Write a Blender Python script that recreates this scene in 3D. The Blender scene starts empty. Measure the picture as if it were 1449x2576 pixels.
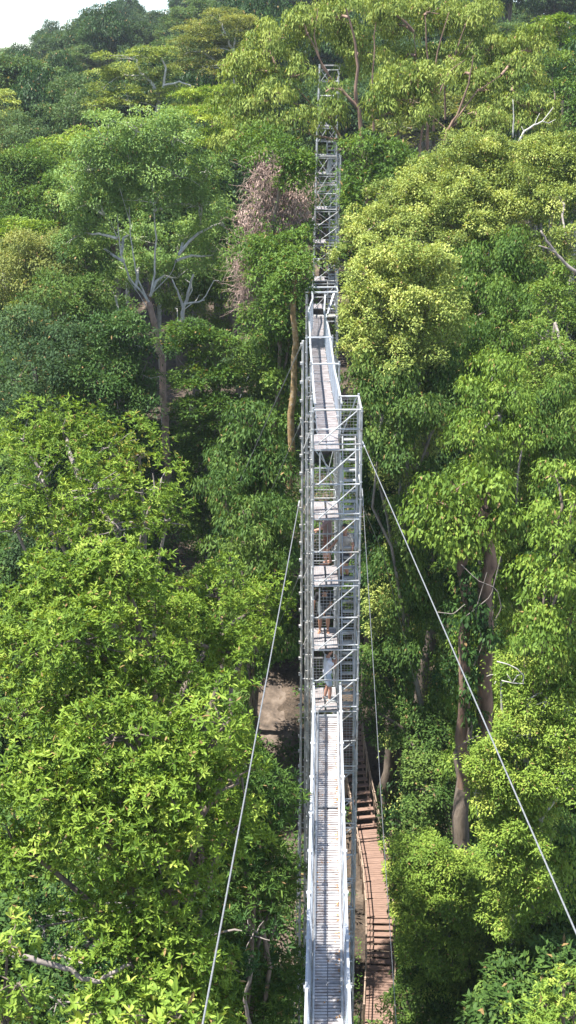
import bpy, math, random
import numpy as np
from mathutils import Vector, Matrix

SEED = 11
rng = np.random.default_rng(SEED)
random.seed(SEED)
scene = bpy.context.scene
COL = scene.collection
rad = math.radians

# ------------------------------------------------------------------ camera frame
CAMZ = 40.0
PITCH = rad(19.8)
ROLL = rad(-0.35)
FD = 3063.0            # focal length in units of a 1449 x 2576 picture
CX, CY = 724.5, 1288.0
CAM = np.array([0.0, 0.0, CAMZ])
_r0 = np.array([1.0, 0, 0]); _u0 = np.array([0, math.sin(PITCH), math.cos(PITCH)])
FWD = np.array([0, math.cos(PITCH), -math.sin(PITCH)])
RGT = _r0 * math.cos(ROLL) + _u0 * math.sin(ROLL)
UPV = _u0 * math.cos(ROLL) - _r0 * math.sin(ROLL)

def P(x, y, D):
    """world point seen at (x, y) of the picture, D metres ahead (horizontally)"""
    d = FWD * FD + RGT * (x - CX) + UPV * (CY - y)
    return CAM + d * (D / d[1])

def PZ(x, y, z):
    """world point seen at (x, y) lying at height z"""
    d = FWD * FD + RGT * (x - CX) + UPV * (CY - y)
    return CAM + d * ((z - CAMZ) / d[2])

def proj(p):
    q = np.asarray(p, float) - CAM
    z = q @ FWD
    return CX + FD * (q @ RGT) / z, CY - FD * (q @ UPV) / z, z

def mpp(p):
    return ((np.asarray(p) - CAM) @ FWD) / FD

# ------------------------------------------------------------------ objects
def link(o, parent=None):
    COL.objects.link(o)
    if parent is not None:
        o.parent = parent
        o.matrix_parent_inverse = Matrix.Translation(-Vector(parent.location)) if parent.rotation_euler.to_quaternion().angle < 1e-6 else parent.matrix_basis.inverted()
    return o

def thing(name, label, cat, loc=(0, 0, 0), group=None):
    o = bpy.data.objects.new(name, None)
    o.empty_display_size = 0.5
    o.location = [float(v) for v in loc]
    COL.objects.link(o)
    tag(o, label, cat, group)
    return o

def tag(o, label, cat, group=None):
    o['label'] = label; o['category'] = cat
    if group: o['group'] = group
    return o

class MB:
    def __init__(s):
        s.v = []; s.f = []; s.n = 0
    def add(s, v, f):
        v = np.asarray(v, float).reshape(-1, 3)
        s.v.append(v)
        s.f += [tuple(int(i) + s.n for i in q) for q in f]
        s.n += len(v)
    def box(s, c, half, ax=None):
        c = np.asarray(c, float); h = np.asarray(half, float)
        A = np.eye(3) if ax is None else np.asarray(ax, float)
        sg = [(-1, -1, -1), (1, -1, -1), (1, 1, -1), (-1, 1, -1), (-1, -1, 1), (1, -1, 1), (1, 1, 1), (-1, 1, 1)]
        v = [c + A[0] * a * h[0] + A[1] * b * h[1] + A[2] * d * h[2] for a, b, d in sg]
        s.add(v, [(0, 3, 2, 1), (4, 5, 6, 7), (0, 1, 5, 4), (1, 2, 6, 5), (2, 3, 7, 6), (3, 0, 4, 7)])
    def bar(s, p, q, w, h=None):
        """rectangular bar from p to q"""
        p = np.asarray(p, float); q = np.asarray(q, float)
        d = q - p; L = np.linalg.norm(d); d /= L
        up = np.array([0, 0, 1.0]) if abs(d[2]) < 0.95 else np.array([0, 1.0, 0])
        a = np.cross(d, up); a /= np.linalg.norm(a); b = np.cross(a, d)
        s.box((p + q) / 2, (L / 2, w / 2, (h or w) / 2), (d, a, b))
    def tube(s, pts, radii, seg=8, caps=True, flat=1.0):
        pts = np.asarray(pts, float); n = len(pts)
        if np.isscalar(radii): radii = [radii] * n
        t = np.gradient(pts, axis=0) if n > 2 else np.repeat((pts[-1] - pts[0])[None], n, 0)
        t /= np.maximum(np.linalg.norm(t, axis=1, keepdims=True), 1e-9)
        ref = np.array([0, 1.0, 0.13]) if abs(t[0][1]) < 0.9 else np.array([1.0, 0, 0.13])
        a = np.cross(t[0], ref); a /= np.linalg.norm(a)
        ang = np.arange(seg) * 2 * math.pi / seg
        V = []
        for i in range(n):
            a = a - t[i] * (a @ t[i]); a /= np.linalg.norm(a)
            b = np.cross(t[i], a)
            V.append(pts[i] + radii[i] * (np.cos(ang)[:, None] * a + np.sin(ang)[:, None] * b * flat))
        V = np.concatenate(V)
        F = []
        for i in range(n - 1):
            for j in range(seg):
                k = (j + 1) % seg
                F.append((i * seg + j, i * seg + k, (i + 1) * seg + k, (i + 1) * seg + j))
        if caps:
            F.append(tuple(range(seg))[::-1]); F.append(tuple((n - 1) * seg + j for j in range(seg)))
        s.add(V, F)
    def ball(s, c, r, seg=10, rings=7, ax=None):
        c = np.asarray(c, float); r = np.ones(3) * np.asarray(r, float)
        A = np.eye(3) if ax is None else np.asarray(ax, float)
        V = [c + A[2] * r[2]]
        for i in range(1, rings):
            th = math.pi * i / rings
            for j in range(seg):
                ph = 2 * math.pi * j / seg
                V.append(c + A[0] * r[0] * math.sin(th) * math.cos(ph) + A[1] * r[1] * math.sin(th) * math.sin(ph) + A[2] * r[2] * math.cos(th))
        V.append(c - A[2] * r[2])
        F = []
        for j in range(seg):
            F.append((0, 1 + j, 1 + (j + 1) % seg))
            for i in range(rings - 2):
                a = 1 + i * seg
                F.append((a + j, a + seg + j, a + seg + (j + 1) % seg, a + (j + 1) % seg))
            a = 1 + (rings - 2) * seg
            F.append((a + j, len(V) - 1, a + (j + 1) % seg))
        s.add(V, F)
    def build(s, name, mat, parent=None, smooth=False):
        me = bpy.data.meshes.new(name)
        me.from_pydata([tuple(p) for p in np.concatenate(s.v)] if s.v else [], [], s.f)
        if mat is not None: me.materials.append(mat)
        if smooth: me.polygons.foreach_set('use_smooth', [True] * len(me.polygons))
        me.update()
        return link(bpy.data.objects.new(name, me), parent)

# ------------------------------------------------------------------ materials
def newmat(name):
    m = bpy.data.materials.new(name); m.use_nodes = True
    nt = m.node_tree; nt.nodes.clear()
    out = nt.nodes.new('ShaderNodeOutputMaterial')
    b = nt.nodes.new('ShaderNodeBsdfPrincipled')
    nt.links.new(b.outputs[0], out.inputs[0])
    return m, nt, b, out

def ramp(nt, fac, stops):
    r = nt.nodes.new('ShaderNodeValToRGB')
    e = r.color_ramp.elements
    while len(e) < len(stops): e.new(0.5)
    for i, (p, c) in enumerate(stops):
        e[i].position = p; e[i].color = (*c, 1)
    nt.links.new(fac, r.inputs[0])
    return r.outputs[0]

def noise(nt, scale, detail=4, rough=0.6, coord='Object', stretch=None):
    tc = nt.nodes.new('ShaderNodeTexCoord')
    n = nt.nodes.new('ShaderNodeTexNoise')
    n.inputs['Scale'].default_value = scale; n.inputs['Detail'].default_value = detail
    n.inputs['Roughness'].default_value = rough
    if stretch:
        mp = nt.nodes.new('ShaderNodeMapping'); mp.inputs['Scale'].default_value = stretch
        nt.links.new(tc.outputs[coord], mp.inputs[0]); nt.links.new(mp.outputs[0], n.inputs[0])
    else:
        nt.links.new(tc.outputs[coord], n.inputs[0])
    return n.outputs[0]

def leafmat(name, lo, mid, hi, trans=0.3, rough=0.42):
    rough = max(rough, .34) + .2; trans = trans + .05
    m, nt, b, out = newmat(name)
    a = nt.nodes.new('ShaderNodeAttribute'); a.attribute_name = 'tint'
    c = ramp(nt, a.outputs['Fac'], [(0.0, lo), (0.5, mid), (0.92, hi), (1.0, (.30, .20, .085))])
    nt.links.new(c, b.inputs['Base Color'])
    b.inputs['Roughness'].default_value = rough
    b.inputs['Specular IOR Level'].default_value = 0.18
    tr = nt.nodes.new('ShaderNodeBsdfTranslucent')
    mx = nt.nodes.new('ShaderNodeMix'); mx.data_type = 'RGBA'; mx.blend_type = 'MULTIPLY'
    mx.inputs[0].default_value = 1.0
    mx.inputs[7].default_value = (1.35, 1.25, 0.6, 1)
    nt.links.new(c, mx.inputs[6]); nt.links.new(mx.outputs[2], tr.inputs[0])
    ms = nt.nodes.new('ShaderNodeMixShader'); ms.inputs[0].default_value = trans
    nt.links.new(b.outputs[0], ms.inputs[1]); nt.links.new(tr.outputs[0], ms.inputs[2])
    nt.links.new(ms.outputs[0], out.inputs[0])
    return m

def surf(name, c1, c2, scale=6, rough=0.7, metal=0.0, stretch=None, bump=0.0, c3=None, detail=5):
    m, nt, b, out = newmat(name)
    f = noise(nt, scale, detail, 0.62, stretch=stretch)
    stops = [(0.3, c1), (0.7, c2)] if c3 is None else [(0.3, c1), (0.52, c2), (0.72, c3)]
    nt.links.new(ramp(nt, f, stops), b.inputs['Base Color'])
    b.inputs['Roughness'].default_value = rough; b.inputs['Metallic'].default_value = metal
    if bump:
        bp = nt.nodes.new('ShaderNodeBump'); bp.inputs['Strength'].default_value = bump
        bp.inputs['Distance'].default_value = 0.05
        nt.links.new(f, bp.inputs['Height']); nt.links.new(bp.outputs[0], b.inputs['Normal'])
    return m

LM = dict(
    fresh=leafmat('leaf_fresh', (0.065, 0.125, 0.014), (0.175, 0.27, 0.03), (0.37, 0.45, 0.08), 0.2, 0.36),
    bright=leafmat('leaf_bright', (0.11, 0.19, 0.03), (0.21, 0.31, 0.045), (0.40, 0.46, 0.09), 0.2, 0.38),
    yellow=leafmat('leaf_yellow', (0.09, 0.135, 0.035), (0.27, 0.34, 0.08), (0.54, 0.575, 0.18), 0.22, 0.42),
    green=leafmat('leaf_green', (0.04, 0.09, 0.018), (0.10, 0.18, 0.03), (0.19, 0.27, 0.05), 0.22),
    mid=leafmat('leaf_mid', (0.03, 0.07, 0.016), (0.07, 0.135, 0.028), (0.145, 0.22, 0.045), 0.2),
    dark=leafmat('leaf_dark', (0.018, 0.048, 0.012), (0.036, 0.085, 0.02), (0.08, 0.15, 0.035), 0.2, 0.34),
    blue=leafmat('leaf_blue', (0.032, 0.068, 0.026), (0.066, 0.12, 0.042), (0.125, 0.195, 0.066), 0.2, 0.5),
    olive=leafmat('leaf_olive', (0.085, 0.12, 0.035), (0.20, 0.235, 0.065), (0.33, 0.345, 0.10), 0.22, 0.5),
    gum=leafmat('leaf_gum', (0.05, 0.095, 0.02), (0.15, 0.215, 0.04), (0.33, 0.39, 0.085), 0.22, 0.42),
    soft=leafmat('leaf_soft', (0.055, 0.115, 0.032), (0.17, 0.28, 0.08), (0.30, 0.42, 0.13), 0.25),
    flush=leafmat('leaf_flush', (0.07, 0.14, 0.02), (0.16, 0.26, 0.03), (0.34, 0.27, 0.07), 0.25, 0.4),
    gold=leafmat('leaf_gold', (0.13, 0.17, 0.03), (0.27, 0.26, 0.045), (0.45, 0.37, 0.05), 0.3, 0.5),
)
BK = dict(
    brown=surf('bark_brown', (0.07, 0.052, 0.04), (0.21, 0.165, 0.125), 5, 0.9, stretch=(1, 1, 0.3), bump=0.6),
    pale=surf('bark_pale', (0.34, 0.31, 0.27), (0.66, 0.63, 0.57), 4, 0.85, stretch=(1, 1, 0.5), bump=0.3),
    rosy=surf('bark_rosy', (0.20, 0.125, 0.095), (0.42, 0.30, 0.235), 6, 0.9, stretch=(1, 1, .4), bump=.5),
    grey=surf('bark_grey', (0.13, 0.11, 0.095), (0.34, 0.29, 0.26), 5, 0.88, stretch=(1, 1, 0.4), bump=0.4),
    red=surf('bark_red', (0.10, 0.06, 0.042), (0.33, 0.21, 0.15), 4, 0.85, stretch=(1, 1, 0.3), bump=0.4),
    moss=surf('bark_mottled', (0.07, 0.06, 0.035), (0.30, 0.19, 0.075), 6, 0.9, c3=(0.36, 0.32, 0.25), bump=0.5),
    dead=surf('twig_dead', (0.24, 0.155, 0.125), (0.50, 0.37, 0.31), 3, 0.9),
)
M_GALV = surf('galvanised_steel', (0.25, 0.225, 0.20), (0.42, 0.43, 0.435), 3.5, 0.45, 0.25, c3=(0.52, 0.53, 0.535))
M_GALVOLD = surf('weathered_steel', (0.22, 0.205, 0.18), (0.42, 0.41, 0.385), 5, 0.55, 0.2, c3=(0.54, 0.53, 0.51))
M_ALU = surf('aluminium_rail', (0.38, 0.40, 0.42), (0.53, 0.54, 0.55), 7, 0.4, 0.3)
M_PANEL = surf('grey_side_panel', (0.40, 0.44, 0.50), (0.52, 0.56, 0.62), 4, 0.5, 0.2)
M_DECK = surf('aluminium_deck', (0.28, 0.225, 0.205), (0.48, 0.455, 0.45), 3.5, 0.55, 0.1, c3=(0.58, 0.57, 0.57))
M_PLAT = surf('platform_plank', (0.15, 0.115, 0.105), (0.26, 0.23, 0.225), 3.5, 0.6, 0.1, c3=(0.33, 0.31, 0.31))
M_GROOVE = surf('deck_groove', (0.16, 0.16, 0.165), (0.30, 0.30, 0.31), 9, 0.6, 0.2)
M_CABLE = surf('wire_rope', (0.15, 0.155, 0.16), (0.28, 0.285, 0.29), 30, 0.45, 0.3)
M_WOOD = surf('boardwalk_timber', (0.14, 0.085, 0.062), (0.30, 0.19, 0.143), 5, 0.8, stretch=(0.5, 5, 5), bump=0.2)
M_WOODP = surf('weathered_timber', (0.22, 0.15, 0.11), (0.40, 0.30, 0.22), 5, 0.85, stretch=(1, 1, 0.3))
M_LITTER = surf('dry_leaf', (0.30, 0.12, 0.04), (0.55, 0.30, 0.12), 3, 0.8)

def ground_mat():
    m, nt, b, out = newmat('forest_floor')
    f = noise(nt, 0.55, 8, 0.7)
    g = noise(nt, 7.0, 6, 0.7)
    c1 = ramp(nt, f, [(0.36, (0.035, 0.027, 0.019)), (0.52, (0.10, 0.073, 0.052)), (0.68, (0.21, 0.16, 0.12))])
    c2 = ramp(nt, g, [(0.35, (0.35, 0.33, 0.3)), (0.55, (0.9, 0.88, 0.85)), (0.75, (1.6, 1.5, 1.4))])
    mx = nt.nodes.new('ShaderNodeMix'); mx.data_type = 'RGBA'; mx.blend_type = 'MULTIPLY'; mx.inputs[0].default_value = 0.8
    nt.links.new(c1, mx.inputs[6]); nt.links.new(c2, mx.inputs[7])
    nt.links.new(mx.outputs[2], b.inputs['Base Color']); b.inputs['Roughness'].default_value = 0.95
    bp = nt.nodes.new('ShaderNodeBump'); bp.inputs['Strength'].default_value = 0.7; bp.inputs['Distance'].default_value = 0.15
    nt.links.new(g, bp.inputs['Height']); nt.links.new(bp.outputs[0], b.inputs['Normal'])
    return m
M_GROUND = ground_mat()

# ------------------------------------------------------------------ terrain
_gx = [-60, 0, 30, 40, 46, 52, 58, 70, 90, 130, 200, 280, 350, 460]
_gz = [0.5, 0.8, 1.4, 2.3, 3.1, 3.5, 6.6, 11, 14, 16, 20, 25, 16, -10]
def ground(x, y):
    x = np.asarray(x, float); y = np.asarray(y, float)
    g = np.interp(y, _gx, _gz)
    k = np.clip((y - 110) / 140, 0, 1)
    g = g + k * np.clip(0.21 * (x + 58), -6, 26)
    g = g + 0.35 * np.sin(x * 0.31 + 1.3) * np.cos(y * 0.27) + 0.9 * np.sin(x * 0.07 + y * 0.05)*np.clip((y-60)/60,0,1)
    return g

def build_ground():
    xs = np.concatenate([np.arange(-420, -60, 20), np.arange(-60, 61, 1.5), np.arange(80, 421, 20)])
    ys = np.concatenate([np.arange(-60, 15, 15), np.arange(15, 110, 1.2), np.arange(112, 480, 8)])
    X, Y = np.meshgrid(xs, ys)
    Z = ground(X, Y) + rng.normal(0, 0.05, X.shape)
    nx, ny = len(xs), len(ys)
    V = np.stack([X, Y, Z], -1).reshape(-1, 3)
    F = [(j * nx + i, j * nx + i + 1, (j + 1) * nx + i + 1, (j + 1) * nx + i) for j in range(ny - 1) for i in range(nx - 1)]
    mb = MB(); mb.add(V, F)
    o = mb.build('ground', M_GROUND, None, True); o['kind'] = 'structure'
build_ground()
def bank():
    # bare trodden earth left of the tower foot
    xs = np.linspace(-4.6, 2.2, 26); ys = np.linspace(36, 62, 80); X, Y = np.meshgrid(xs, ys)
    Z = ground(X, Y) + .16 - .5 * np.clip(np.abs((X + 1.2) / 3.2) + .14 * np.sin(Y * 1.3) + .1 * np.sin(Y * 3.1 + X * 2) + np.clip((Y - 57) / 5, 0, 1) - .6, 0, 1) + rng.normal(0, .02, X.shape)
    F = [(j * 26 + i, j * 26 + i + 1, (j + 1) * 26 + i + 1, (j + 1) * 26 + i) for j in range(79) for i in range(25)]
    mb = MB(); mb.add(np.stack([X, Y, Z], -1).reshape(-1, 3), F)
    m = surf('bare_earth', (0.04, 0.031, 0.024), (0.13, 0.097, 0.073), 1.6, .95, bump=.8, c3=(.23, .18, .14), detail=9)
    o = mb.build('path', m, None, True); o['kind'] = 'structure'
bank()

# ------------------------------------------------------------------ foliage
def norm(a):
    return a / np.maximum(np.linalg.norm(a, axis=-1, keepdims=True), 1e-9)

def leaf_mesh(name, base, axis, nrm, L, W, tint, mat, lance=False):
    N = len(base)
    axis = norm(axis); side = norm(np.cross(nrm, axis)); n2 = np.cross(axis, side)
    L = L[:, None]; W = W[:, None]
    if lance:
        k = 6
        V = np.empty((N, 6, 3), np.float32)
        V[:, 0] = base
        V[:, 1] = base + axis * L * .33 + side * W * .46 + n2 * W * .18
        V[:, 2] = base + axis * L * .70 + side * W * .40 + n2 * W * .10 - n2 * L * .04
        V[:, 3] = base + axis * L - n2 * L * .14
        V[:, 4] = base + axis * L * .70 - side * W * .40 + n2 * W * .10 - n2 * L * .04
        V[:, 5] = base + axis * L * .33 - side * W * .46 + n2 * W * .18
        q = np.array([0, 1, 2, 3, 0, 3, 4, 5]); nf = 2
    else:
        k = 4
        V = np.empty((N, 4, 3), np.float32)
        V[:, 0] = base
        V[:, 1] = base + axis * L * .45 + side * W * .5 + n2 * W * .12
        V[:, 2] = base + axis * L - n2 * L * .10
        V[:, 3] = base + axis * L * .45 - side * W * .5 + n2 * W * .12
        q = np.array([0, 1, 2, 3]); nf = 1
    idx = (np.arange(N)[:, None] * k + q).astype(np.int32).ravel()
    me = bpy.data.meshes.new(name)
    me.vertices.add(N * k); me.vertices.foreach_set('co', V.ravel())
    me.loops.add(len(idx)); me.loops.foreach_set('vertex_index', idx)
    me.polygons.add(N * nf); me.polygons.foreach_set('loop_start', np.arange(0, N * nf * 4, 4, dtype=np.int32))
    at = me.attributes.new('tint', 'FLOAT', 'FACE')
    at.data.foreach_set('value', np.repeat(np.where(np.arange(N) % 61 == 7, 1.0, np.clip(tint, 0, .92)), nf).astype(np.float32))
    me.materials.append(mat)
    me.update(calc_edges=True)
    return me

def lumpy(u, ph, amp=0.22):
    return 1 + amp * (np.sin(3.1 * u[:, 0] + ph[0]) * np.sin(2.7 * u[:, 1] + ph[1]) + 0.7 * np.sin(5.3 * u[:, 2] + 4.1 * u[:, 0] + ph[2]))

def clumps_of(blobs, cr, dens, rg, bottom=-0.55):
    """blobs: list of (centre, radii).  Returns clump centres, outward directions"""
    # every blob is broken into a dozen billows; the leaf tufts sit on the upper skin of the billows, with gaps between
    C, O, B, Tn = [], [], [], []
    for bi, (c, r) in enumerate(blobs):
        rr = (r[0] * r[1] * r[2]) ** (1 / 3)
        nl = int(np.clip(4.5 * rr / cr, 4, 13)) if rr > cr * .9 else 1
        if nl == 1:
            lc = np.array([c]); lr = np.array([1.0])
        else:
            u = norm(rg.normal(size=(nl * 3, 3)) + np.array([0, 0, .25])); u = u[u[:, 2] > -.7][:nl]
            # push the billows apart
            for _ in range(12):
                d = u[:, None] - u[None]; q = (d ** 2).sum(-1) + .05; np.fill_diagonal(q, 1e9)
                u = norm(u + .05 * (d / q[..., None]).sum(1) + np.array([0, 0, .012]))
            lc = c + u * r * rg.uniform(.52, .82, (len(u), 1)); lr = rg.uniform(.34, .52, len(u))
        for k in range(len(lc)):
            q = rr * lr[k]
            n = max(2, int(dens * 3.0 * q * q / (cr * cr)))
            u = norm(rg.normal(size=(n * 2, 3)) + np.array([0, 0, .25]))
            u = u[(u[:, 2] > bottom + .1) | (rg.random(len(u)) < 0.15)][:n]
            fr = np.where(rg.random(len(u)) < .86, rg.uniform(.82, 1.05, len(u)), rg.uniform(.2, .8, len(u)))
            C.append(lc[k] + u * r * lr[k] * np.array([1, 1, .85]) * fr[:, None]); O.append(u); B.append(np.full(len(u), bi))
            Tn.append(np.full(len(u), rg.normal(0, .09)))
    clumps_of.tone = np.concatenate(Tn)
    return np.concatenate(C), np.concatenate(O), np.concatenate(B)

SUN_EL, SUN_AZ = 69.0, -100.0      # azimuth from straight ahead (+Y), negative to the left
sd = np.array([math.sin(rad(SUN_AZ)) * math.cos(rad(SUN_EL)), math.cos(rad(SUN_AZ)) * math.cos(rad(SUN_EL)), math.sin(rad(SUN_EL))])
# sight lines the photograph leaves open: the boardwalk, the earth bank, the dark gap
CLEAR = [((862, 1770), (915, 1890), (945, 2070), (975, 2250), (992, 2340), (1000, 2440), (990, 2480), (945, 2520), (942, 2590), (908, 2590), (908, 2110), (862, 2000)),
         ((630, 1740), (690, 1660), (756, 1640), (760, 2160), (712, 2140), (705, 2090), (745, 2070), (752, 1900), (700, 1940), (640, 1845))]
CLEARNEAR = [(((803, 160), (858, 160), (858, 205), (803, 215)), 70.9), (((797, 300), (830, 300), (858, 400), (862, 560), (850, 600), (788, 720), (790, 520)), 71),
             (((60, 2390), (130, 2400), (210, 2430), (330, 2390), (345, 2440), (260, 2500), (190, 2495), (60, 2445)), 25.0),
             (((286, 570), (340, 560), (365, 690), (380, 690), (380, 560), (398, 560), (398, 720), (440, 690), (425, 760), (420, 880), (438, 1165), (408, 1165), (390, 900), (345, 750)), 64.5),
             (((1145, 1400), (1245, 1400), (1245, 1840), (1160, 1900), (1185, 2140), (1130, 2140), (1150, 1700)), 45.5),
             (((1035, 1770), (1070, 1580), (1105, 1580), (1080, 1770)), 54.0),
             (((722, 760), (755, 760), (748, 1110), (718, 1110)), 52.0),
             (((610, 430), (660, 400), (690, 430), (690, 470), (780, 490), (780, 560), (700, 590), (610, 590)), 60.0),
             (((955, 1880), (1015, 1880), (1010, 2090), (955, 2060)), 55.0),
             (((790, 735), (850, 735), (852, 800), (830, 1000), (770, 1000), (768, 735)), 54.0)]
def inpoly(px, py, poly):
    m = np.zeros(len(px), bool); j = len(poly) - 1
    for i in range(len(poly)):
        (xi, yi), (xj, yj) = poly[i], poly[j]
        m ^= ((yi > py) != (yj > py)) & (px < (xj - xi) * (py - yi) / (yj - yi + 1e-9) + xi); j = i
    return m
def pruned(lv):
    m = hidden(lv[0])
    return tuple(a[~m] for a in lv)
def hidden(base):
    q = base - CAM; z = q @ FWD; px = CX + FD * (q @ RGT) / z; py = CY - FD * (q @ UPV) / z
    m = np.zeros(len(base), bool)
    rv = np.random.default_rng(len(base)).random(len(base))
    for pl in CLEAR: m |= inpoly(px, py, pl)
    # leaf gaps added so the sun reaches the deck, the boardwalk and the bank
    for zt, x0, x1, y0, y1, pr in ((22.5, .75, 1.95, 10, 33, 1.0), (4.2, 2.2, 4.6, 37, 60, .85), (7, -3.2, .4, 50, 61, .7)):
        t = (base[:, 2] - zt) / sd[2]; sx = base[:, 0] - sd[0] * t; sy = base[:, 1] - sd[1] * t
        m |= (t > .3) & (sx > x0) & (sx < x1) & (sy > y0) & (sy < y1) & (rv < pr) & (px > 690)
    for pl, dz in CLEARNEAR: m |= inpoly(px, py, pl) & (z < dz) & (rv < (.72 if 60 < dz < 66 else .8 if dz == 71 else .5 if dz == 70.9 else .93))
    return m

def leaves_of(C, O, cr, L, W, cover, style, rg, tintc=0.45, spread=0.17):
    n = len(C)
    crs = cr * rg.uniform(.6, 1.35, n)
    area = L * W * (0.62 if style == 'rosette' else 0.5)
    tone = getattr(clumps_of, 'tone', None)
    ct = tintc + rg.normal(0, spread, n) * .8
    if tone is not None and len(tone) == n: ct = ct + tone
    if style == 'rosette':
        per = 8
        m = np.maximum(1, (cover * 3.1 * crs ** 2 / (area * per)).astype(int))
        idx = np.repeat(np.arange(n), m)
        v = norm(norm(rg.normal(size=(len(idx), 3))) + O[idx] * .7 + np.array([0, 0, .45]))
        p = C[idx] + v * (crs[idx] * rg.uniform(.45, 1.05, len(idx)))[:, None] * np.array([1, 1, .8])
        v = norm(v + np.array([0, 0, .5]))
        e1 = norm(np.cross(v, rg.normal(size=v.shape))); e2 = np.cross(v, e1)
        R = np.repeat(np.arange(len(idx)), per)
        az = np.tile(np.arange(per) * 2 * math.pi / per, len(idx)) + rg.normal(0, .25, len(R))
        el = rg.uniform(rad(28), rad(88), len(R))
        perp = e1[R] * np.cos(az)[:, None] + e2[R] * np.sin(az)[:, None]
        ax = v[R] * np.cos(el)[:, None] + perp * np.sin(el)[:, None]
        nr = v[R] * np.sin(el)[:, None] - perp * np.cos(el)[:, None]
        base = p[R] + rg.normal(0, .012, (len(R), 3))
        t = ct[idx][R] + np.repeat(rg.normal(0, .12, len(idx)), per) + rg.normal(0, .08, len(R))
        rs = rg.uniform(.55, 1.3, len(idx))[R]; kp = rg.random(len(R)) < .72
        base, ax, nr, t, rs = base[kp], ax[kp], nr[kp], t[kp], rs[kp]
    else:
        m = np.maximum(3, (cover * 3.1 * crs ** 2 / area).astype(int))
        idx = np.repeat(np.arange(n), m)
        v = norm(norm(rg.normal(size=(len(idx), 3))) + O[idx] * .55 + np.array([0, 0, .35]))
        sq = np.array([1, 1, {'layer': .33, 'droop': .8}.get(style, .72)])
        base = C[idx] + v * (crs[idx] * rg.uniform(.5, 1.05, len(idx)) ** 1)[:, None] * sq
        rnd = rg.normal(size=v.shape)
        if style == 'droop':
            ax = norm(v * .35 + rnd * .35 + np.array([0, 0, -.95])); nr = norm(v + rnd * .4)
        elif style == 'layer':
            ax = norm(v * np.array([1, 1, .2]) + rnd * .4); nr = norm(np.array([0, 0, 1.0]) + rnd * .35)
        else:
            ax = norm(v * .5 + rnd * .55 + np.array([0, 0, -.28])); nr = norm(v * .55 + rnd * .42 + np.array([0, 0, .75]))
        t = ct[idx] + rg.normal(0, .13, len(idx))
    N = len(base)
    if style != 'rosette': rs = 1.0
    Ls = L * rs * rg.uniform(.65, 1.25, N); Ws = W * rg.uniform(.75, 1.2, N)
    return base, ax, nr, Ls, Ws, t

def limb(mb, a, b, r0, r1, rg, seg=6, n=6, wob=.06, sag=0.0):
    a = np.asarray(a, float); b = np.asarray(b, float)
    s = np.linspace(0, 1, n)[:, None]
    L = np.linalg.norm(b - a)
    pts = a + (b - a) * s
    off = rg.normal(0, wob * L, (n, 3)); off[0] = 0; off[-1] = 0
    off = (off + np.roll(off, 1, 0) + np.roll(off, -1, 0)) / 3; off[0] = 0; off[-1] = 0
    pts = pts + off + np.array([0, 0, 1]) * (sag * L * 4 * s * (1 - s))
    mb.tube(pts, np.linspace(r0, r1, n), seg, caps=False)
    return pts

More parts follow.
